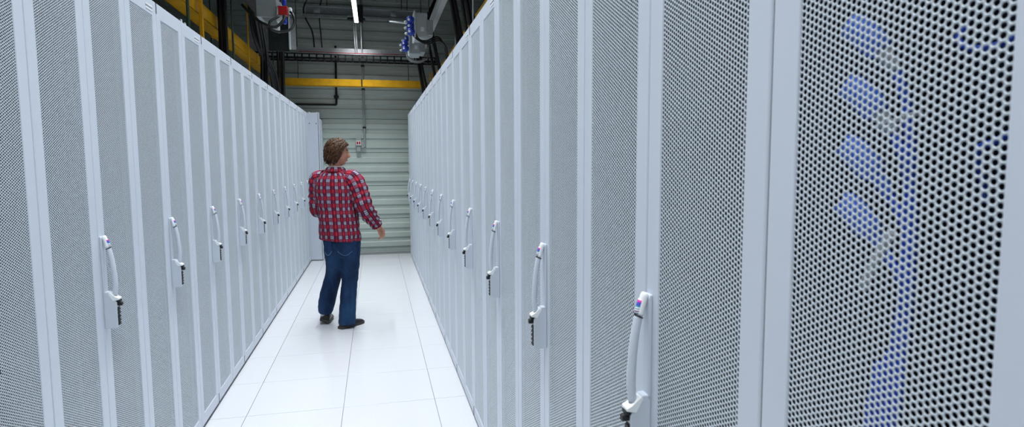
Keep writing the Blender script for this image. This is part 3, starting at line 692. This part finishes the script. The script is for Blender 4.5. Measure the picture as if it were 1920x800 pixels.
tag(obj('cable_stub', B((-1.10, -1.092, 3.93, 3.95, 2.414, 2.46), (-1.10, -1.092, 4.0, 4.02, 2.414, 2.455), bev=0.002), M['palegrey']), 'pair of small pale pegs on top of a left rack', 'peg')

# ------------------------------------------------------------------ the man
MAN = thing('person', 'man with brown hair in red plaid shirt and blue jeans walking away down the aisle', 'person', (-0.36, 5.95, 0))
MO = Vector(MAN.location)
def local(bm):
    bmesh.ops.translate(bm, vec=-MO, verts=bm.verts[:]); return bm
BY = 0.33                                         # body turned a little to the right
bf = Vector((math.sin(BY), math.cos(BY), 0)); brt = Vector((math.cos(BY), -math.sin(BY), 0))
def superring(c, a, b, right, fwd, upv=None, n=40, e=2.3):
    out = []
    for k in range(n):
        t = 2 * PI * k / n
        ct, st = math.cos(t), math.sin(t)
        x = a * math.copysign(abs(ct) ** (2 / e), ct); y = b * math.copysign(abs(st) ** (2 / e), st)
        out.append(Vector(c) + right * x + fwd * y)
    return out
def loft(bm, rings, cap0=True, cap1=True, uvw=None, voff=0.0, uoff=0.0):
    uvl = bm.loops.layers.uv.verify() if uvw else None
    if uvl: uvl = bm.loops.layers.uv['UVMap'] if 'UVMap' in bm.loops.layers.uv else bm.loops.layers.uv.verify()
    R = [[bm.verts.new(p) for p in r] for r in rings]
    n = len(R[0]); vs_ = [voff]
    for i in range(len(rings) - 1):
        vs_.append(vs_[-1] + sum((rings[i + 1][k] - rings[i][k]).length for k in range(0, n, 4)) / len(range(0, n, 4)))
    for i in range(len(R) - 1):
        for k in range(n):
            k2 = (k + 1) % n
            f = bm.faces.new((R[i][k], R[i][k2], R[i + 1][k2], R[i + 1][k])); f.smooth = True
            if uvl:
                uu = [k / n * uvw, (k + 1) / n * uvw, (k + 1) / n * uvw, k / n * uvw]; vv = [vs_[i], vs_[i], vs_[i + 1], vs_[i + 1]]
                for l, u_, v_ in zip(f.loops, uu, vv): l[uvl].uv = (u_ + uoff, v_)
    if cap0: bm.faces.new(R[0][::-1])
    if cap1: bm.faces.new(R[-1])
    return R
def limb_rings(pts, radii, sub=6, n=24, flat=1.0):
    P = smooth_path(pts, sub); rings = []
    T = [(P[min(i + 1, len(P) - 1)] - P[max(i - 1, 0)]).normalized() for i in range(len(P))]
    nrm = brt.copy()
    for i, p in enumerate(P):
        t = i / (len(P) - 1) * (len(radii) - 1); a = min(int(t), len(radii) - 2); r = radii[a] + (radii[a + 1] - radii[a]) * (t - a)
        nrm = (nrm - T[i] * nrm.dot(T[i])).normalized(); bi = T[i].cross(nrm)
        rings.append([p + nrm * math.cos(2 * PI * k / n) * r + bi * math.sin(2 * PI * k / n) * r * flat for k in range(n)])
    return rings

# joint positions
SHR = Vector((-0.200, 5.895, 1.450)); ELR = Vector((-0.105, 5.83, 1.170)); WRR = Vector((0.010, 5.93, 0.985))
SHL = Vector((-0.545, 6.01, 1.452)); ELL = Vector((-0.562, 6.02, 1.165)); WRL = Vector((-0.46, 6.22, 1.06))
HIPL, KNL, ANL = Vector((-0.415, 5.98, 0.88)), Vector((-0.428, 6.06, 0.50)), Vector((-0.522, 6.13, 0.125))
HIPR, KNR, ANR = Vector((-0.255, 5.93, 0.88)), Vector((-0.270, 5.98, 0.47)), Vector((-0.300, 5.915, 0.085))
HEADC = Vector((-0.352, 5.965, 1.705))

# --- torso profile  (z, centre x, centre y, half width, half depth)
TORSO = [(0.872, -0.345, 5.955, 0.196, 0.145), (0.93, -0.345, 5.955, 0.195, 0.148), (1.02, -0.350, 5.955, 0.190, 0.150), (1.12, -0.358, 5.955, 0.188, 0.148),
         (1.22, -0.366, 5.955, 0.195, 0.142), (1.32, -0.372, 5.955, 0.202, 0.138), (1.40, -0.376, 5.955, 0.200, 0.132), (1.455, -0.377, 5.957, 0.186, 0.118),
         (1.495, -0.377, 5.960, 0.155, 0.100), (1.525, -0.376, 5.962, 0.115, 0.085), (1.548, -0.374, 5.964, 0.082, 0.075)]
def torso_rings(shrink=0.0, z0=None, n=48, wr=0.0):
    pts = [Vector((z, 0, 0)) for z, *_ in TORSO]
    A = np.array(TORSO); zs = np.linspace(A[0, 0], A[-1, 0], 40)
    rings = []
    for z in zs:
        cx, cy, a, b = [float(np.interp(z, A[:, 0], A[:, j])) for j in (1, 2, 3, 4)]
        rings.append(superring((cx, cy, z), a - shrink, b - shrink, brt, bf, n=n, e=2.45))
    return rings
def wrinkle(bm, amp, sc=(7, 7, 12), keep=None):
    bm.normal_update()
    for v in bm.verts:
        p = v.co
        d = noise.noise(Vector((p.x * sc[0], p.y * sc[1], p.z * sc[2]))) + 0.5 * noise.noise(Vector((p.x * sc[0] * 2.3 + 5, p.y * sc[1] * 2.3, p.z * sc[2] * 2)))
        v.co = p + v.normal * d * amp

# --- body: head, neck, torso, arms, hands and legs in one continuous surface
HF = math.radians(84)
hf = Vector((math.sin(HF), math.cos(HF), 0)); hr = Vector((math.cos(HF), -math.sin(HF), 0))
def gs(x, s): return math.exp(-(x / s) ** 2)
def head_point(th, ph):
    """th azimuth from the right ear, ph polar from the top; returns local (x right, y forward, z up)"""
    sx, sy, sz = math.sin(ph) * math.cos(th), math.sin(ph) * math.sin(th), math.cos(ph)
    x, y, z = sx * 0.076, sy * 0.097, sz * 0.118
    if z < 0:
        q = math.sin(ph); x *= q ** -0.25
        if y > 0: y *= q ** -0.48
    if z < -0.02:
        k = min(1, (-z - 0.02) / 0.095)
        x *= 1 - 0.10 * k
        if y < 0: y *= 1 - 0.45 * k
        else: y *= 1 - 0.08 * k
    if y > 0:
        f = gs(x, 0.05)
        y += 0.004 * gs(z - 0.022, 0.012) * gs(x, 0.045)                      # brow
        y -= 0.010 * (gs(x - 0.031, 0.014) + gs(x + 0.031, 0.014)) * gs(z - 0.0, 0.012)   # sockets
        nb = max(0.0, min(1.0, (0.015 - z) / 0.055)) if z > -0.042 else max(0.0, 1 - (-0.042 - z) / 0.012)
        y += 0.029 * nb * gs(x, 0.0125)                                        # nose
        y += 0.006 * (gs(z + 0.066, 0.006) + gs(z + 0.078, 0.006)) * gs(x, 0.02)  # lips
        y -= 0.004 * gs(z + 0.072, 0.0025) * gs(x, 0.02)
        y -= 0.005 * gs(z + 0.089, 0.006) * f
        y += 0.008 * gs(z + 0.104, 0.014) * gs(x, 0.022)                       # chin
        x += math.copysign(0.003, x) * gs(z + 0.03, 0.02) * gs(abs(x) - 0.055, 0.02)
    return x, y, z
HS = 1.05
def head_w(x, y, z): return HEADC + (hr * x + hf * y + Vector((0, 0, z))) * HS
body = bmesh.new()
NA, NP = 72, 54
rows = []
for j in range(1, NP):
    ph = PI * j / NP
    rows.append([body.verts.new(head_w(*head_point(2 * PI * k / NA, ph))) for k in range(NA)])
for j in range(len(rows) - 1):
    for k in range(NA): body.faces.new((rows[j][k], rows[j + 1][k], rows[j + 1][(k + 1) % NA], rows[j][(k + 1) % NA]))
body.faces.new(rows[0]); body.faces.new(rows[-1][::-1])
for s in (-1, 1):                                                              # ears
    c = head_w(s * 0.077, -0.012, -0.008)
    tube(body, [c + Vector((0, 0, 0.028)) - hf * 0.004, c + hr * s * 0.006 - hf * 0.012 + Vector((0, 0, 0.018)), c + hr * s * 0.006 - hf * 0.012 - Vector((0, 0, 0.006)), c + hr * s * 0.004 - Vector((0, 0, 0.030))], [0.008, 0.011, 0.010, 0.006], 8, 4)
loft(body, [superring((-0.376 + 0.002 * t, 5.968 - 0.008 * t, 1.50 + 0.15 * t), 0.064 - 0.008 * t, 0.063 - 0.007 * t, brt, bf, n=24, e=2) for t in (0, 0.25, 0.5, 0.75, 1.0)])
loft(body, torso_rings(0.02)[2:])
loft(body, limb_rings([SHR + Vector((-0.06, 0.02, 0)), SHR, (SHR + ELR) / 2, ELR, (ELR + WRR) / 2, WRR, WRR + (WRR - ELR) * 0.08], [0.06, 0.062, 0.052, 0.045, 0.042, 0.031, 0.029], 5, 20))
loft(body, limb_rings([SHL + Vector((0.06, -0.02, 0)), SHL, (SHL + ELL) / 2, ELL, (ELL + WRL) / 2, WRL, WRL + (WRL - ELL) * 0.08], [0.06, 0.062, 0.052, 0.045, 0.042, 0.031, 0.029], 5, 20))
for h_, k_, a_ in ((HIPL, KNL, ANL), (HIPR, KNR, ANR)):
    loft(body, limb_rings([h_ + Vector((0, 0, 0.06)), h_, (h_ + k_) / 2, k_, (k_ * 0.6 + a_ * 0.4), a_, a_ - Vector((0, 0, 0.04))], [0.09, 0.095, 0.075, 0.055, 0.052, 0.036, 0.034], 5, 20))
loft(body, [superring((-0.338, 5.955, z), a, b, brt, bf, n=32) for z, a, b in ((0.80, 0.13, 0.10), (0.86, 0.16, 0.12), (0.95, 0.165, 0.125))])
def hand(bm, wrist, along, palm_n, side):
    """palm, four unequal bent fingers and a thumb; along = wrist to knuckles, palm_n = out of the palm, side = towards the thumb"""
    al, pn = along.normalized(), palm_n.normalized(); sd = al.cross(pn).normalized()
    if sd.dot(side) < 0: sd = -sd
    rings = []
    for t, w, th in ((-0.02, 0.024, 0.018), (0.015, 0.030, 0.017), (0.05, 0.039, 0.016), (0.08, 0.040, 0.014), (0.092, 0.036, 0.010)):
        rings.append([wrist + al * t + sd * w * math.cos(2 * PI * k / 16) + pn * th * math.sin(2 * PI * k / 16) for k in range(16)])
    loft(bm, rings)
    for j, (o, ln) in enumerate(((0.030, 0.072), (0.010, 0.080), (-0.011, 0.074), (-0.030, 0.058))):
        b = wrist + al * 0.078 + sd * o
        c1 = 0.35 + 0.12 * j; c2 = c1 + 0.65; c3 = c2 + 0.45
        d1 = al * math.cos(c1) + pn * math.sin(c1) + sd * o * 1.5; d2 = al * math.cos(c2) + pn * math.sin(c2); d3 = al * math.cos(c3) + pn * math.sin(c3)
        p1 = b + d1 * ln * 0.45; p2 = p1 + d2 * ln * 0.32; p3 = p2 + d3 * ln * 0.23
        tube(bm, [b - al * 0.012, b, p1, p2, p3], [0.0095, 0.0098, 0.009, 0.0082, 0.0065], 10, 3)
    b = wrist + al * 0.018 + sd * 0.026
    d = (al * 0.75 + sd * 0.55 + pn * 0.35).normalized()
    tube(bm, [b - d * 0.01, b + d * 0.03, b + d * 0.055 + al * 0.006, b + d * 0.062 + al * 0.030], [0.013, 0.012, 0.0105, 0.007], 10, 3)
hd = (WRR - ELR).normalized()
hand(body, WRR + hd * 0.02, hd + Vector((0.02, 0.0, -0.25)), Vector((-0.55, 0.75, -0.35)), Vector((0.3, 0.9, 0.2)))
hdl = (WRL - ELL).normalized()
hand(body, WRL + hdl * 0.02, hdl, Vector((0.6, -0.4, -0.5)), Vector((0.2, 0.1, 1)))
bmesh.ops.recalc_face_normals(body, faces=body.faces[:])
bo = obj('body', local(body), M['skin'], MAN)
md = bo.modifiers.new('remesh', 'REMESH'); md.mode = 'VOXEL'; md.voxel_size = 0.0042; md.use_smooth_shade = True
md = bo.modifiers.new('smooth', 'SMOOTH'); md.iterations = 2; md.factor = 0.5

for s in (-1, 1):
    e = bmesh.new(); bmesh.ops.create_uvsphere(e, u_segments=16, v_segments=10, radius=0.0118)
    bmesh.ops.translate(e, vec=head_w(s * 0.031, 0.0685, 0.0), verts=e.verts[:]); eo = obj('eye', local(e), M['eye'], MAN)
    e = bmesh.new(); bmesh.ops.create_uvsphere(e, u_segments=12, v_segments=8, radius=0.006)
    bmesh.ops.translate(e, vec=head_w(s * 0.031, 0.0752, 0.0), verts=e.verts[:]); obj('iris', local(e), M['iris'], eo)
    obj('eyebrow', local(TB([head_w(s * 0.014, 0.093, 0.019), head_w(s * 0.032, 0.090, 0.024), head_w(s * 0.05, 0.076, 0.018)], [0.003, 0.004, 0.002], 8, 4)), M['hair'], MAN)
m_ = bmesh.new(); tube(m_, [head_w(-0.022, 0.077, -0.073), head_w(0, 0.0905, -0.071), head_w(0.022, 0.077, -0.073)], [0.0015, 0.0038, 0.0015], 8, 4)
M['lip'] = mat('lips', (0.40, 0.13, 0.10), 0.45, noise_amt=0.05)
obj('lips', local(m_), M['lip'], MAN)

# --- hair: a cap over the skull and many wavy locks down to the collar
hair = bmesh.new()
def scalp(th, ph, off):
    x, y, z = head_point(th, ph); v = Vector((x, y * 1.0, z)); n_ = Vector((x / 0.076 ** 2, y / 0.097 ** 2, z / 0.118 ** 2)).normalized()
    return v + n_ * off
def hairline(th):
    """polar angle where the hair ends for this azimuth (front is +90 deg)"""
    a = abs(((th - PI / 2 + PI) % (2 * PI)) - PI)          # 0 in front .. pi at the back
    if a < 0.92: return 0.90 + 0.14 * (a / 0.92)
    if a < 1.25: return 1.04 + (a - 0.92) / 0.33 * 0.78
    return min(2.40, 1.82 + (a - 1.25) / 0.35 * 0.58)
def z_side(th): return min(abs(((th + PI) % (2 * PI)) - PI), abs(((th - PI + PI) % (2 * PI)) - PI))
ncap, rcap = 56, 18
R_ = []
for j in range(rcap + 1):
    ring = []
    for k in range(ncap):
        th = 2 * PI * k / ncap; ph = max(0.02, hairline(th) * j / rcap)
        off = 0.013 + (0.010 * gs(z_side(th), 0.5)) + 0.006 * noise.noise(Vector((math.cos(th) * 4, math.sin(th) * 4, ph * 5))) if j < rcap else -0.004
        ring.append(hair.verts.new(head_w(*scalp(th, ph, off))))
    R_.append(ring)
for j in range(rcap):
    for k in range(ncap):
        f = hair.faces.new((R_[j][k], R_[j + 1][k], R_[j + 1][(k + 1) % ncap], R_[j][(k + 1) % ncap])); f.smooth = True
rnd = random.Random(3)
for i in range(520):
    th = rnd.uniform(0, 2 * PI); hl = hairline(th)
    ph0 = hl * rnd.uniform(0.05, 0.92)
    a = abs(((th - PI / 2 + PI) % (2 * PI)) - PI)
    front = a < 1.0
    pts = []; ph = ph0; t2 = th; n_ = 6
    ln = rnd.uniform(0.35, 0.75); dirn = (-1 if math.sin(th - PI / 2) < 0 else 1)
    sw = rnd.uniform(-0.15, 0.15)
    for k in range(n_):
        t_ = k / (n_ - 1)
        tt_ = th + (((-PI / 2 - th + PI) % (2 * PI)) - PI) * 0.22 * t_ + 0.09 * math.sin(4.5 * t_ + i) + sw * t_
        pp = min(ph0 + ln * t_, hairline(tt_) + 0.10)
        off = 0.010 + 0.009 * math.sin(PI * min(1, t_ * 1.1)) + rnd.uniform(-0.001, 0.004)
        if a > 1.9 and t_ > 0.6: off += 0.007
        pts.append(head_w(*scalp(tt_, pp, off)))
    tube(hair, pts, [0.003, 0.0065, 0.0075, 0.007, 0.005, 0.0015], 6, 3, flat=0.6)
for i in range(70):                                         # nape and back: locks that hang free and flick out
    th = -PI / 2 + rnd.uniform(-1.25, 1.25); ph = rnd.uniform(1.5, 2.15)
    p0 = scalp(th, ph, 0.012); out = Vector((p0.x, p0.y, 0)).normalized()
    fl = rnd.uniform(0.0, 0.018)
    L_ = rnd.uniform(0.03, 0.055)
    pts = [p0, p0 + out * 0.006 + Vector((0, 0, -L_ * 0.5)), p0 + out * (0.006 + fl * 0.4) + Vector((rnd.uniform(-.006, .006), 0, -L_ * 0.85)), p0 + out * (0.004 + fl) + Vector((rnd.uniform(-.01, .01), 0, -L_))]
    tube(hair, [head_w(*p) for p in pts], [0.006, 0.0085, 0.007, 0.0015], 6, 3, flat=0.7)
obj('hair', local(hair), M['hair'], MAN)

# --- shirt: torso, sleeves, collar with a woven check that follows each piece of cloth
sh = bmesh.new(); uvl = sh.loops.layers.uv.new('cloth')
def loft_uv(bm, rings, uvw, voff=0.0, uoff=0.0, cap1=False):
    lay = bm.loops.layers.uv['cloth']
    R = [[bm.verts.new(p) for p in r] for r in rings]; n = len(R[0]); v = [voff]
    for i in range(len(rings) - 1): v.append(v[-1] + sum((rings[i + 1][k] - rings[i][k]).length for k in range(n)) / n)
    for i in range(len(R) - 1):
        for k in range(n):
            f = bm.faces.new((R[i][k], R[i][(k + 1) % n], R[i + 1][(k + 1) % n], R[i + 1][k])); f.smooth = True
            for l, (u_, v_) in zip(f.loops, ((k / n, v[i]), ((k + 1) / n, v[i]), ((k + 1) / n, v[i + 1]), (k / n, v[i + 1]))): l[lay].uv = (u_ * uvw + uoff, v_)
    return R
tr = torso_rings(0.0, n=64)
def shirt_shape(r, z):
    out = []
    for k, p in enumerate(r):
        t = 2 * PI * k / len(r)
        fold = 0.006 * math.sin(5 * t + 9 * z) * max(0, (1.25 - z) / 0.4) + 0.004 * math.sin(9 * t - 4 * z) * max(0, (1.15 - z) / 0.3)
        dz = 0.018 * math.cos(t + 0.6) if z < 0.88 else 0.0
        c = sum((q for q in r), Vector()) / len(r)
        d = (p - c).normalized()
        w = 0.010 * noise.noise(Vector((p.x * 9, p.y * 9, p.z * 14))) + 0.005 * noise.noise(Vector((p.x * 22, p.y * 22, p.z * 30)))
        if z > 1.47: w *= 0.4; fold = 0
        out.append(p + d * (fold + w) - Vector((0, 0, dz)))
    return out
hem = [p + (p - sum(tr[0], Vector()) / len(tr[0])) * -0.05 + Vector((0, 0, 0.03)) for p in tr[0]]
rings = [shirt_shape(r, r[0].z) for r in tr]
loft_uv(sh, rings, 1.204, 0.02)
def sleeve(pts, radii, voff, uoff):
    rr = limb_rings(pts, radii, 8, 32, 1.0); L_ = len(rr); out = []
    for i, r in enumerate(rr):
        c = sum(r, Vector()) / len(r); o2 = []
        for p in r:
            d = (p - c).normalized()
            w = 0.009 * noise.noise(Vector((p.x * 14, p.y * 14, p.z * 26 + 3))) + 0.006 * math.sin(i * 1.15 + 2.0 * noise.noise(Vector(p) * 8)) * (0.4 + (i / L_))
            o2.append(p + d * w * (0.3 + min(1, i / 8) * 0.7))
        out.append(o2)
    loft_uv(sh, out[::-1], 0.43, voff, uoff)
sleeve([SHR + Vector((-0.07, 0.03, 0.01)), SHR + Vector((-0.010, 0.0, -0.005)), SHR * 0.72 + ELR * 0.28, SHR * 0.38 + ELR * 0.62, ELR, ELR * 0.6 + WRR * 0.4, ELR * 0.25 + WRR * 0.75, WRR * 0.97 + ELR * 0.03], [0.078, 0.092, 0.094, 0.088, 0.078, 0.070, 0.057, 0.046], 0.0, 0.03)
sleeve([SHL + Vector((0.07, -0.03, 0.01)), SHL + Vector((0.010, 0.0, -0.005)), SHL * 0.72 + ELL * 0.28, SHL * 0.38 + ELL * 0.62, ELL, ELL * 0.6 + WRL * 0.4, ELL * 0.25 + WRL * 0.75, WRL * 0.97 + ELL * 0.03], [0.075, 0.084, 0.078, 0.072, 0.068, 0.062, 0.052, 0.044], 0.0, 0.01)
so = obj('shirt', local(sh), M['plaid'], MAN)
md = so.modifiers.new('subdivision', 'SUBSURF'); md.levels = 1; md.render_levels = 1
md = so.modifiers.new('cloth_thickness', 'SOLIDIFY'); md.thickness = 0.003; md.offset = -1
# yoke seam and collar
co = bmesh.new(); uvl = co.loops.layers.uv.new('cloth')
nc_ = Vector((-0.371, 5.966, 1.545))
cr = []
for t, r, dz in ((0, 0.080, -0.012), (0.3, 0.077, 0.004), (0.6, 0.0755, 0.016), (0.8, 0.079, 0.020), (1.0, 0.088, 0.010), (1.2, 0.098, -0.008), (1.35, 0.106, -0.022)):
    cr.append([Vector(p) + Vector((0, 0, -0.022 * max(0, math.sin(2 * PI * k / 40)))) for k, p in enumerate(superring((nc_.x, nc_.y, nc_.z + dz), r, r * 0.98, brt, bf, n=40, e=2))])
loft_uv(co, cr, 0.5, 0.01)
o = obj('collar', local(co), M['plaid'], so); md = o.modifiers.new('cloth_thickness', 'SOLIDIFY'); md.thickness = 0.003
ci = bmesh.new(); loft(ci, [superring((nc_.x, nc_.y, nc_.z + dz), r, r, brt, bf, n=32, e=2) for r, dz in ((0.073, -0.02), (0.071, 0.012), (0.0705, 0.032))], False, False)
o = obj('undershirt_neck', local(ci), M['collar'], MAN); o['label'] = 'pale neckband inside the collar'; md = o.modifiers.new('cloth_thickness', 'SOLIDIFY'); md.thickness = 0.002

# --- jeans
je = bmesh.new()
loft(je, [superring((cx, cy, z), a, b, brt, bf, n=40, e=2.3) for z, cx, cy, a, b in ((0.70, -0.328, 5.955, 0.150, 0.105), (0.76, -0.328, 5.953, 0.168, 0.128), (0.82, -0.330, 5.950, 0.178, 0.140), (0.88, -0.335, 5.952, 0.178, 0.136), (0.96, -0.340, 5.955, 0.172, 0.130))])
loft(je, limb_rings([HIPL + Vector((0.005, 0, 0.02)), (-0.405, 5.965, 0.76), (-0.402, 5.99, 0.64), KNL, (-0.470, 6.08, 0.36), (-0.502, 6.10, 0.23), (-0.520, 6.115, 0.150), (-0.527, 6.12, 0.105)], [0.088, 0.103, 0.092, 0.081, 0.082, 0.083, 0.076, 0.062], 6, 28))
loft(je, limb_rings([HIPR + Vector((0, 0, 0.02)), (-0.258, 5.925, 0.76), (-0.262, 5.945, 0.62), KNR, (-0.286, 5.945, 0.32), (-0.298, 5.92, 0.16), (-0.305, 5.915, 0.035)], [0.085, 0.100, 0.092, 0.080, 0.078, 0.080, 0.083], 6, 28))
for v in je.verts:
    p = v.co
    amp = 0.006 + 0.010 * max(0, (0.30 - p.z) / 0.3) + 0.006 * gs(p.z - 0.50, 0.08)
    d = noise.noise(Vector((p.x * 9, p.y * 9, p.z * 20))) + 0.5 * noise.noise(Vector((p.x * 20, p.y * 20, p.z * 42)))
    c = Vector((HIPL.x if p.x < -0.335 else HIPR.x, 5.95, p.z)); n_ = (p - c); n_.z = 0
    if n_.length > 1e-4: v.co = p + n_.normalized() * d * amp
bmesh.ops.recalc_face_normals(je, faces=je.faces[:])
jo = obj('jeans', local(je), M['denim'], MAN)
md = jo.modifiers.new('remesh', 'REMESH'); md.mode = 'VOXEL'; md.voxel_size = 0.008; md.use_smooth_shade = True
md = jo.modifiers.new('smooth', 'SMOOTH'); md.iterations = 4; md.factor = 0.5
# back pockets wrapped onto the finished jeans surface
dg = bpy.context.evaluated_depsgraph_get(); dg.update()
from mathutils.bvhtree import BVHTree
je_eval = jo.evaluated_get(dg); jm = je_eval.to_mesh()
bvh = BVHTree.FromPolygons([v.co[:] for v in jm.vertices], [p.vertices[:] for p in jm.polygons])
def patch(name, c2, w, h, m, lift, shape):
    """c2 = (offset along the body's right, height)"""
    bm = bmesh.new(); G = {}
    nu, nv = 10, 10
    for i in range(nu + 1):
        for j in range(nv + 1):
            u, v = i / nu - 0.5, j / nv
            zz = c2[1] + h * (v - 1) if True else 0
            if shape and v < 0.3: zz += h * (0.28 - 0.93 * v) * abs(u) * 2 * 0.45
            o_ = brt * (c2[0] + u * w * (0.92 + 0.08 * v)) + Vector((-0.33 - MO.x, 5.95 - MO.y, zz)) - bf * 0.6
            hit = bvh.ray_cast(o_, bf)
            if hit[0] is None: return
            G[i, j] = bm.verts.new(hit[0] - bf * lift)
    for i in range(nu):
        for j in range(nv): f = bm.faces.new((G[i, j], G[i + 1, j], G[i + 1, j + 1], G[i, j + 1])); f.smooth = True
    o = obj(name, bm, m, jo); md = o.modifiers.new('thick', 'SOLIDIFY'); md.thickness = 0.004; md.offset = -1
    return o
for cx, pw in ((-0.100, 0.10), (0.070, 0.145)): patch('back_pocket', (cx, 0.868), pw, 0.150, M['denim'], 0.006, True)
def seam_line(pts, name):
    bm = bmesh.new(); P = []
    for u, z in pts:
        hit = bvh.ray_cast(brt * u + Vector((-0.33 - MO.x, 5.95 - MO.y, z)) - bf * 0.6, bf)
        if hit[0] is not None: P.append(hit[0] - bf * 0.0065)
    if len(P) > 1: tube(bm, P, 0.0022, 6, 4); obj(name, bm, M['stitch'], jo)
for cx, pw in ((-0.100, 0.10), (0.070, 0.145)):
    seam_line([(cx - pw * 0.45, 0.768), (cx - pw * 0.22, 0.738), (cx, 0.724), (cx + pw * 0.22, 0.738), (cx + pw * 0.45, 0.768)], 'pocket_stitch')
je_eval.to_mesh_clear()

# --- shoes
def shoe(heel, yaw, pitch, length=0.298, roll=0.0, wide=1.0):
    d = Vector((math.sin(yaw), math.cos(yaw), 0)); r_ = Vector((math.cos(yaw), -math.sin(yaw), 0))
    rot = Matrix.Rotation(-pitch, 3, r_) @ Matrix.Rotation(roll, 3, d)                     # heel up, toe stays down
    piv = d * length * 0.72
    def W(s, x, z): return Vector(heel) + piv + rot @ (d * s + r_ * (x * wide) + Vector((0, 0, z)) - piv)
    up_ = bmesh.new(); rings = []
    prof = [(0.004, 0.026, 0.070), (0.02, 0.034, 0.092), (0.06, 0.037, 0.100), (0.10, 0.038, 0.095), (0.14, 0.040, 0.082), (0.18, 0.044, 0.066), (0.22, 0.046, 0.055), (0.255, 0.043, 0.047), (0.28, 0.034, 0.040), (0.294, 0.018, 0.032)]
    for s, w, h in prof:
        q = [W(s * length / 0.298, w * math.cos(t), 0.022 + (h - 0.022) * max(0, math.sin(t)) ** 0.75 if math.sin(t) > 0 else 0.018) for t in [2 * PI * k / 24 for k in range(24)]]
        rings.append(q)
    loft(up_, rings); o1 = obj('shoe', local(up_), M['shoe'], MAN)
    md = o1.modifiers.new('subdivision', 'SUBSURF'); md.levels = 1; md.render_levels = 1
    sb_ = bmesh.new(); outl = []
    for s, w, h in prof: outl.append((s * length / 0.298 + (-0.004 if s < 0.01 else 0.004 if s > 0.29 else 0), w + 0.005))
    A, C = [], []
    ol = [(s, w) for s, w in outl] + [(s, -w) for s, w in outl[::-1]]
    for s, w in ol:
        A.append(sb_.verts.new(W(s, w, 0.0))); C.append(sb_.verts.new(W(s, w, 0.024)))
    n = len(ol); sb_.faces.new(A); sb_.faces.new(C[::-1])
    for i in range(n): sb_.faces.new((A[i], C[i], C[(i + 1) % n], A[(i + 1) % n]))
    bmesh.ops.recalc_face_normals(sb_, faces=sb_.faces[:])
    obj('sole', local(sb_), M['sole'], o1)
    lc = bmesh.new()
    for k in range(3):
        s = 0.115 + 0.022 * k; z = 0.096 - 0.008 * k
        tube(lc, [W(s, -0.026, z - 0.012), W(s, 0, z + 0.002), W(s, 0.026, z - 0.012)], 0.003, 6, 3)
    obj('laces', local(lc), M['black'], o1)
shoe((-0.372, 5.862, 0.0), math.radians(46), 0.0)
shoe((-0.531, 6.065, 0.020), math.radians(2), math.radians(2), roll=math.radians(17), wide=1.28)
sk = bmesh.new(); tube(sk, [(-0.522, 6.12, 0.15), (-0.527, 6.12, 0.11), (-0.530, 6.12, 0.08)], 0.044, 14, 3)
obj('sock', local(sk), M['sock'], MAN)
